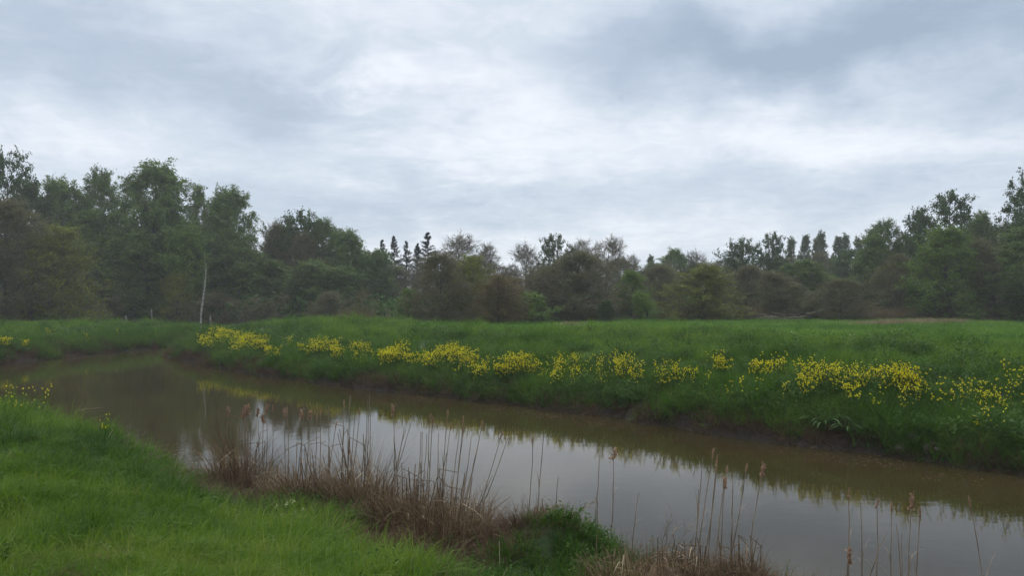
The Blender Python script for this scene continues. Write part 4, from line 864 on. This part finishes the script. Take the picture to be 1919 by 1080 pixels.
for (px, d, h, n, lab, ln) in ((375, 13.0, .42, 12, 'short green sword leaves at the left end of the margin', 0), (505, 11.8, .78, 11, 'tall green sword leaves behind the leftmost tall sedge clump', 0), (708, 10.8, .62, 12, 'upright green sword leaves right of the pale topped sedge', 0),
                              (1108, 9.0, .52, 4, 'thin green sword leaves standing right of the mound', -.18), (1120, 8.95, .4, 3, 'pair of straight green sword leaves close to the thin ones', -.02), (1140, 8.8, .5, 4, 'slanting green sword leaves leaning right', .55),
                              (1205, 8.8, .42, 5, 'small upright green sword leaves by the water', .05), (1300, 8.4, .45, 6, 'green sword leaves left of the right cattail group', .05), (1335, 8.2, .4, 5, 'green sword leaves inside the right cattail group', .1), (895, 10.0, .5, 6, 'green sword leaves at the foot of the dark reed bundle', .0), (1255, 8.5, .5, 6, 'dark upright leaves beside the brown sedge at the water', 0)):
    sword(px, d, h, n, lab, ln)

# ------------------------------------------------------------------ cattails
def cattail(tx, ty, bx, by, d, head, label, group, curl=0., thick=1.):
    x0 = (bx - PX0) / FP * d; z0 = float(height(x0, d)); zw = max(z0, -.05); zb = EYE - (by - HY) / FP * d
    x1 = (tx - PX0) / FP * d; z1 = EYE - (ty - HY) / FP * d
    sl = (x1 - x0) / max(.2, z1 - zb); xb = x0 + sl * (z0 - zb) if zb > z0 else x0
    o = empty('cattail', (xb, d, z0)); H = z1 - z0; dx = x1 - xb; K = 9; t = np.linspace(0, 1, K); yo = rnd.uniform(-.08, .08)
    bow = rnd.uniform(-.03, .03); pl = np.stack([dx * t + bow * np.sin(np.pi * t) + R.normal(0, .003, K), yo * t, -.05 * (t == 0) + H * t], 1)[None]
    g = Geo(); tubes(g, pl, (np.linspace(.0075, .0035, K) * thick * (1 + .25 * R.rand(K)))[None], 5)
    for k in (2, 3, 4):   # leaf sheaths clasping the stem
        if rnd.random() < .6:
            blades(g, pl[0][k:k + 1] + 0, np.array([[rnd.uniform(-.25, .25), .05, 1.]]), H * .22, .014, rnd.uniform(.1, .9), 4)
    g.obj('stem', M['stalk'], o)
    if head:
        g = Geo(); L = .11 if head == 1 else .14; r = .010 if head == 1 else .020; dv = norm(np.array([[dx + (.25 if curl else 0) * H * curl, 0, H]]))[0]
        c = pl[0][-1]; ks = np.linspace(0, 1, 7); hp = (c - dv * L * .85 + dv * L * ks[:, None])[None].copy(); hp[0, :, 0] += curl * .022 * np.sin(ks * 2.6)
        tubes(g, hp, (r * np.array([.3, .8, 1, .7, 1.05, .8, .25]) * R.uniform(.8, 1.2, 7))[None], 7)
        lp = hp[0][R.randint(0, 7, 50 if head == 2 else 22)] + R.normal(0, r * .75, (50 if head == 2 else 22, 3)); quads(g, lp, r * 1.5)
        g.obj('seed_head', M['fluff'], o)
    tag(o, label, 'cattail', group)
    return o
A = lambda u, v: (360 + u / 2.842, 700 + v / 2.842)
B = lambda u, v: (900 + u / 3, 720 + v / 3)
def grp(conv, lst, label, group):
    made = []
    for q in lst:
        tu, tv, bu, bv, d, hd = q[:6]; (tx, ty), (bx, by) = conv(tu, tv), conv(bu, bv); lab = q[6] if len(q) > 6 else label
        made.append((tx, lab, cattail(tx, ty, bx, by, d, hd, lab, group, curl=(q[7] if len(q) > 7 else 0), thick=1.)))
    if group: ordinals([(a, o) for a, l, o in made], label.split('|')[0], label.split('|')[1], 13)
grp(A, [(192, 188, 190, 400, 12.4, 2, 'leftmost cattail, standing alone with a fluffy head')], '', None)
grp(A, [(276, 205, 288, 480, 12.2, 2), (284, 188, 290, 480, 12.0, 2), (297, 180, 296, 480, 12.2, 2), (309, 172, 300, 480, 12.1, 2)], 'fluffy headed cattail|of the tight bunch beside the lone leftmost cattail', 'tight bunch of cattails')
grp(A, [(345, 195, 355, 470, 12.1, 2, 'cattail with a bent fluffy head right of the tight bunch', .8), (381, 228, 385, 480, 11.9, 2, 'cattail with a looped hanging head, lower than its neighbours', -1.), (404, 172, 398, 480, 12.1, 2, 'tall cattail with a long fluffy head above the looped one', .5), (431, 172, 421, 480, 12.2, 1, 'thin headed cattail right of the looped one')], '', None)
grp(A, [(497, 200, 503, 500, 11.8, 2, 'left cattail of the close pair above the gap of sky reflection'), (512, 180, 510, 500, 11.7, 1, 'right and taller cattail of the close pair above the gap'), (592, 200, 577, 480, 11.5, 2, 'cattail rising from the left side of the rounded sedge clump'),
        (627, 205, 610, 480, 11.5, 2, 'cattail rising behind the top of the rounded sedge clump'), (668, 215, 663, 520, 11.3, 1, 'lower cattail right of the rounded sedge clump'), (690, 195, 680, 530, 11.4, 1, 'taller cattail right of the rounded sedge clump'),
        (723, 175, 719, 560, 11.2, 0, 'long thin headless stalk left of the pale topped sedge'), (770, 262, 728, 520, 11.2, 1, 'slanting cattail leaning right at the pale topped sedge')], '', None)
grp(A, [(806, 155, 812, 450, 11.0, 1), (852, 112, 846, 450, 10.9, 0), (872, 200, 858, 450, 10.9, 0), (898, 185, 865, 450, 11.0, 1), (847, 240, 840, 450, 10.9, 0)], 'tall cattail stalk|of those over the pale sedge left half', 'stalks over the pale topped sedge, left')
grp(A, [(934, 146, 925, 450, 10.9, 0), (941, 120, 936, 450, 10.8, 0), (951, 175, 942, 450, 10.9, 0), (925, 330, 915, 460, 10.8, 0)], 'tall headless stalk|of those over the pale sedge right half', 'stalks over the pale topped sedge, right')
grp(A, [(1070, 175, 1074, 560, 10.6, 2, 'lone upright cattail with a twisted head over the middle of the sky reflection')], '', None)
grp(A, [(1137, 282, 1095, 530, 10.4, 0), (1165, 278, 1100, 530, 10.4, 0), (1140, 300, 1090, 530, 10.5, 0)], 'broken grey stalk|of the tattered bundle beside the twisted cattail', 'tattered bundle of stalks')
grp(A, [(1220, 310, 1205, 600, 10.2, 0), (1232, 308, 1217, 600, 10.3, 0), (1268, 225, 1248, 620, 10.1, 1), (1284, 235, 1266, 620, 10.2, 1), (1252, 320, 1240, 620, 10.2, 0), (1318, 314, 1308, 620, 10.0, 0)], 'thin stalk|of the loose row above the brown sedge', 'loose row of stalks above the brown sedge')
grp(A, [(1361, 210, 1337, 640, 9.9, 1), (1381, 265, 1345, 640, 9.9, 1), (1357, 430, 1322, 640, 9.9, 0)], 'cattail stalk|of the three just left of the fan', 'stalks left of the fan')
grp(A, [(1425, 315, 1385, 640, 9.7, 0), (1448, 230, 1415, 640, 9.7, 1), (1447, 288, 1400, 640, 9.8, 1), (1490, 340, 1455, 660, 9.6, 0), (1548, 262, 1462, 660, 9.7, 1), (1523, 396, 1450, 660, 9.6, 0)], 'right leaning stalk|of the wide fan of stalks', 'wide fan of stalks')
grp(A, [(1652, 322, 1540, 680, 9.6, 1, 'left one of the two long stalks leaning far right over the water', .5), (1684, 348, 1550, 680, 9.6, 0, 'right one of the two long stalks leaning far right over the water'), (1600, 540, 1535, 680, 9.6, 0, 'short broken stalk below the two long leaning stalks'), (1697, 652, 1590, 710, 9.7, 0, 'low nearly lying stalk pointing right over the water')], '', None)
grp(B, [(298, 300, 258, 760, 9.7, 1, 'left tall stalk on the green mound'), (360, 258, 327, 750, 9.6, 0, 'right tall stalk on the green mound'), (437, 518, 434, 710, 9.4, 0, 'short straight stalk on top of the green mound'),
        (670, 400, 655, 880, 9.1, 0, 'tall headless stalk left of the single curled head'), (752, 375, 736, 850, 9.2, 2, 'tall cattail with a single curled pale head right of the mound', .9), (890, 612, 870, 830, 9.0, 0, 'half high broken stalk between the curled head and the right group')], '', None)
grp(B, [(1245, 415, 1200, 900, 8.7, 0), (1225, 590, 1195, 920, 8.7, 0), (1311, 370, 1235, 930, 8.6, 1), (1318, 440, 1262, 950, 8.6, 1), (1343, 412, 1280, 950, 8.6, 1)], 'stalk|of the left half of the right cattail group', 'left half of the right cattail group')
grp(B, [(1384, 462, 1372, 560, 8.5, 1), (1374, 530, 1353, 960, 8.5, 2), (1418, 542, 1412, 980, 8.4, 0), (1424, 600, 1410, 980, 8.4, 0), (1502, 458, 1400, 1000, 8.5, 1)], 'stalk|of the right half of the right cattail group', 'right half of the right cattail group')
grp(B, [(1595, 465, 1513, 1060, 8.2, 2, 'tall cattail with a small pale head, alone right of the right group')], '', None)
F1 = lambda u, v: (u, v)
grp(F1, [(1586, 918, 1582, 1120, 7.9, 1, 'cattail with pale head, leftmost of those at the bottom right'), (1616, 943, 1612, 1120, 7.9, 0, 'stalk second from the left at the bottom right'), (1645, 938, 1636, 1120, 7.8, 1, 'cattail with hooked head in the middle of the bottom right stalks', .8),
         (1673, 945, 1670, 1120, 7.8, 1, 'thin faint cattail right of the hooked one'), (1680, 985, 1682, 1120, 7.8, 0, 'headless stalk right behind the thin faint cattail'), (1706, 930, 1701, 1120, 7.7, 2, 'thickest pale headed cattail at the bottom right'), (1719, 952, 1718, 1120, 7.7, 1, 'tufted cattail right of the thickest one'),
         (1806, 930, 1836, 1110, 7.6, 1, 'rightmost cattail, leaning left towards its top'), (1658, 1000, 1616, 1120, 7.7, 0, 'slanting broken stalk crossing the bottom right cattails'), (1586, 1030, 1588, 1120, 7.7, 2, 'short stalk with a big pale ragged head at the bottom right'), (1694, 1005, 1688, 1120, 7.6, 0, 'short stalk left of the thickest cattail')], '', None)
# short dark stubs among the right margin
for (px, py, d, n, lab) in ((1255, 1000, 8.6, 9, 'cluster of short dark broken stubs by the water, left one'), (1275, 1000, 8.55, 9, 'cluster of short dark broken stubs by the water, right one'), (1360, 1020, 8.4, 9, 'short dark stubs at the foot of the right cattail group'), (1560, 1085, 7.7, 7, 'short stubs at the bottom edge left of the bottom right cattails'), (1650, 1090, 7.6, 8, 'short stubs under the hooked cattail'), (1705, 1090, 7.6, 10, 'dark stubs at the foot of the thickest cattail')):
    x = (px - PX0) / FP * d; z = float(height(x, d)); g = Geo(); a = R.uniform(0, 6.28, n); P0 = np.stack([.14 * R.normal(size=n), .1 * R.normal(size=n), 0 * a - .1], 1)
    blades(g, P0, np.stack([R.normal(0, .12, n), R.normal(0, .12, n), np.ones(n)], 1), R.uniform(.25, .6, n), .012, 0., 2, tip=.5, face=1.)
    o = g.obj('reed_stubs', M['dry']); o.location = (x, d, z); tag(o, lab, 'reed stubs')
# bare twig sprays reaching over the water
def spray(px, py, d, dirx, L, n, lab):
    x = (px - PX0) / FP * d; z = EYE - (py - HY) / FP * d; z = min(z, float(height(x, d)) + .02) if py > 1000 else z; z = float(height(x, d)); g = Geo()
    P0 = np.zeros((n, 3)); PL = grow(P0, np.stack([dirx + R.normal(0, .35, n), R.normal(0, .2, n), np.ones(n)], 1), L * R.uniform(.6, 1.1, n), 6, .12, 0); tubes(g, PL, np.broadcast_to(np.linspace(.005, .0022, 7), PL.shape[:2]), 4)
    bp, bd, bi, bt = sample(PL, 6, .35, 1); BP = grow(bp, norm(bd + .6 * norm(R.normal(size=bd.shape))), np.full(len(bp), L * .2), 3, .12, 0); tubes(g, BP, np.broadcast_to(np.linspace(.003, .0014, 4), BP.shape[:2]), 3)
    o = g.obj('twig_spray', M['stalk']); o.location = (x, d, z); tag(o, lab, 'dead twigs')
spray(1232, 990, 8.7, .35, .75, 5, 'spray of fine bare twigs over the water left of the right cattail group')
spray(1045, 955, 9.3, .7, .55, 4, 'thin bare twigs arching right from the top of the green mound')
spray(1035, 955, 9.3, -.9, .5, 3, 'thin bare twigs arching left from the top of the green mound')
spray(780, 900, 10.4, .3, .75, 6, 'tangled bare twigs around the tattered bundle of stalks')
spray(235, 800, 11.9, .2, .5, 5, 'small brown dried herb at the rim of the near grass left of the sedge')
spray(270, 812, 11.6, .7, .4, 4, 'second brown dried herb, lower and right of the first, at the rim of the grass')
spray(320, 850, 11.2, .2, .35, 4, 'dry brown stems at the water just left of the marshy margin')
# cream flowered plants in the near grass
def cream(px, py, s, lab, nf=18):
    x, d = project_ground(px, py, 0, 3); g = Geo(); n = 9; a = R.uniform(0, 6.28, n); SP = grow(np.stack([.07 * np.cos(a), .07 * np.sin(a), 0 * a - .02], 1), np.stack([np.cos(a) * .35, np.sin(a) * .35, np.ones(n)], 1), .42 * R.uniform(.6, 1.05, n), 4, .06, .03)
    o = empty('flowering_herb', (x, d, float(height(x, d)))); o.scale = (s, s, s); tubes(g, SP, np.broadcast_to(np.linspace(.004, .002, 5), SP.shape[:2]), 4)
    lp, ld, li, lt = sample(SP, 12, .1, .95); quads(g, lp + R.normal(0, .02, lp.shape), .045, asp=.45); g.obj('foliage', M['plant'], o)
    g = Geo()
    for t in SP[:, -1]: quads(g, t + R.normal(0, .014, (nf, 3)), .018)
    g.obj('blossom', M['cream'], o); tag(o, lab, 'flower')
cream(545, 1005, 1.0, 'cream flowering herb with several stems in the near grass below the sedge')
cream(420, 920, .6, 'small yellowish herb among the grass near the top of the near slope', 6)
cream(462, 922, .6, 'small yellowish herb right of a similar one near the top of the near slope', 6)
cream(725, 1055, .6, 'little white flowering herb at the bottom of the near slope', 8)
cream(800, 1050, .5, 'little white flowering herb right of the other near the bottom', 8)
# single pale straws
def straw(tx, ty, bx, by, lab, r=.0035):
    x, d = project_ground(bx, by, 0, 3); z = float(height(x, d)); x1 = (tx - PX0) / FP * d; z1 = EYE - (ty - HY) / FP * d
    g = Geo(); pl = np.array([[[0, 0, -.02], [(x1 - x) * .5, 0, (z1 - z) * .52], [x1 - x, .02, z1 - z]]]); tubes(g, pl, np.array([[r, r, r * .6]]), 5); o = g.obj('dry_straw', M['reed_straw']); o.location = (x, d, z); tag(o, lab, 'straw')
M['reed_straw'] = bark_mat('pale_straw', (.34, .28, .18), (.5, .42, .28), 8)
straw(212, 806, 200, 828, 'short thick pale straw sticking up from the near grass rim', .008)
straw(936, 1015, 938, 1080, 'upright pale straw at the bottom left of the ferny clump')
straw(424, 940, 423, 968, 'thin pale straw in the near grass under the sedge')
# branch afloat near the left
g = Geo(); tubes(g, np.array([[[0, 0, -.05], [.3, .12, .02], [.75, .3, .05]]]), np.array([[.012, .01, .005]]), 5); o = g.obj('floating_stick', M['deadwood']); xx, yy = at(135, 770); o.location = (xx, yy, 0); tag(o, 'thin stick lying in the dark water near the left grass', 'stick')

# leaves and straw bits adrift along the banks
def bits(g): quads(g, R.normal(0, .25, (14, 3)) * np.array([1, 1, 0]), .045, asp=.4)
def flat_bits(g):
    n = 12; c = R.normal(0, .3, (n, 2)); a = R.uniform(0, 6.28, n); l = R.uniform(.015, .07, n); w_ = R.uniform(.004, .014, n); u = np.stack([np.cos(a), np.sin(a)], 1); v_ = np.stack([-u[:, 1], u[:, 0]], 1)
    V = np.stack([c - u * l[:, None], c - v_ * w_[:, None], c + u * l[:, None], c + v_ * w_[:, None]], 1).reshape(-1, 2); g.add(np.column_stack([V, np.full(len(V), .006)]), np.arange(n * 4).reshape(n, 4), np.repeat(R.rand(n), 4))
V_bits = variants('drift_bits', [flat_bits, flat_bits, flat_bits], M['drylit'])
px_, py_ = [], []
for line in (far_bank, left_bank, near_bank):
    x, y = along(line, 500, -1.4, 0, -14 if line is near_bank else -40, 12); sd, _ = sdf(x, y); k = sd < -.12; px_.append(x[k]); py_.append(y[k])
x = np.concatenate(px_); y = np.concatenate(py_); k = vnoise(x, y, 1.5, 222) > .02; x = x[k]; y = y[k]
tag(scatter('floating_litter', np.stack([x, y, 0 * x], 1), R.uniform(.5, 1.2, len(x)), V_bits, R.uniform(.3, 1, len(x)), 0.), kind='stuff')

# ------------------------------------------------------------------ thin air haze
x0, x1, y0, y1 = gx[0] - 5, gx[-1] + 5, gy[0] - 5, gy[-1] + 5
g = Geo(); V = np.array([[x, y, z] for z in (-2.2, 30) for y in (y0, y1) for x in (x0, x1)])
g.add(V, [[0, 2, 3, 1], [4, 5, 7, 6], [0, 1, 5, 4], [2, 6, 7, 3], [0, 4, 6, 2], [1, 3, 7, 5]])
hm = bpy.data.materials.new('haze_air'); hm.use_nodes = True; t = NT(hm.node_tree); t.n.clear()
pv = t.node('ShaderNodeVolumePrincipled'); pv.inputs['Color'].default_value = (.95, .98, 1, 1); pv.inputs['Density'].default_value = .00062; pv.inputs['Anisotropy'].default_value = .2
t.l.new(pv.outputs[0], t.node('ShaderNodeOutputMaterial').inputs['Volume'])
tag(g.obj('haze', hm), kind='stuff')
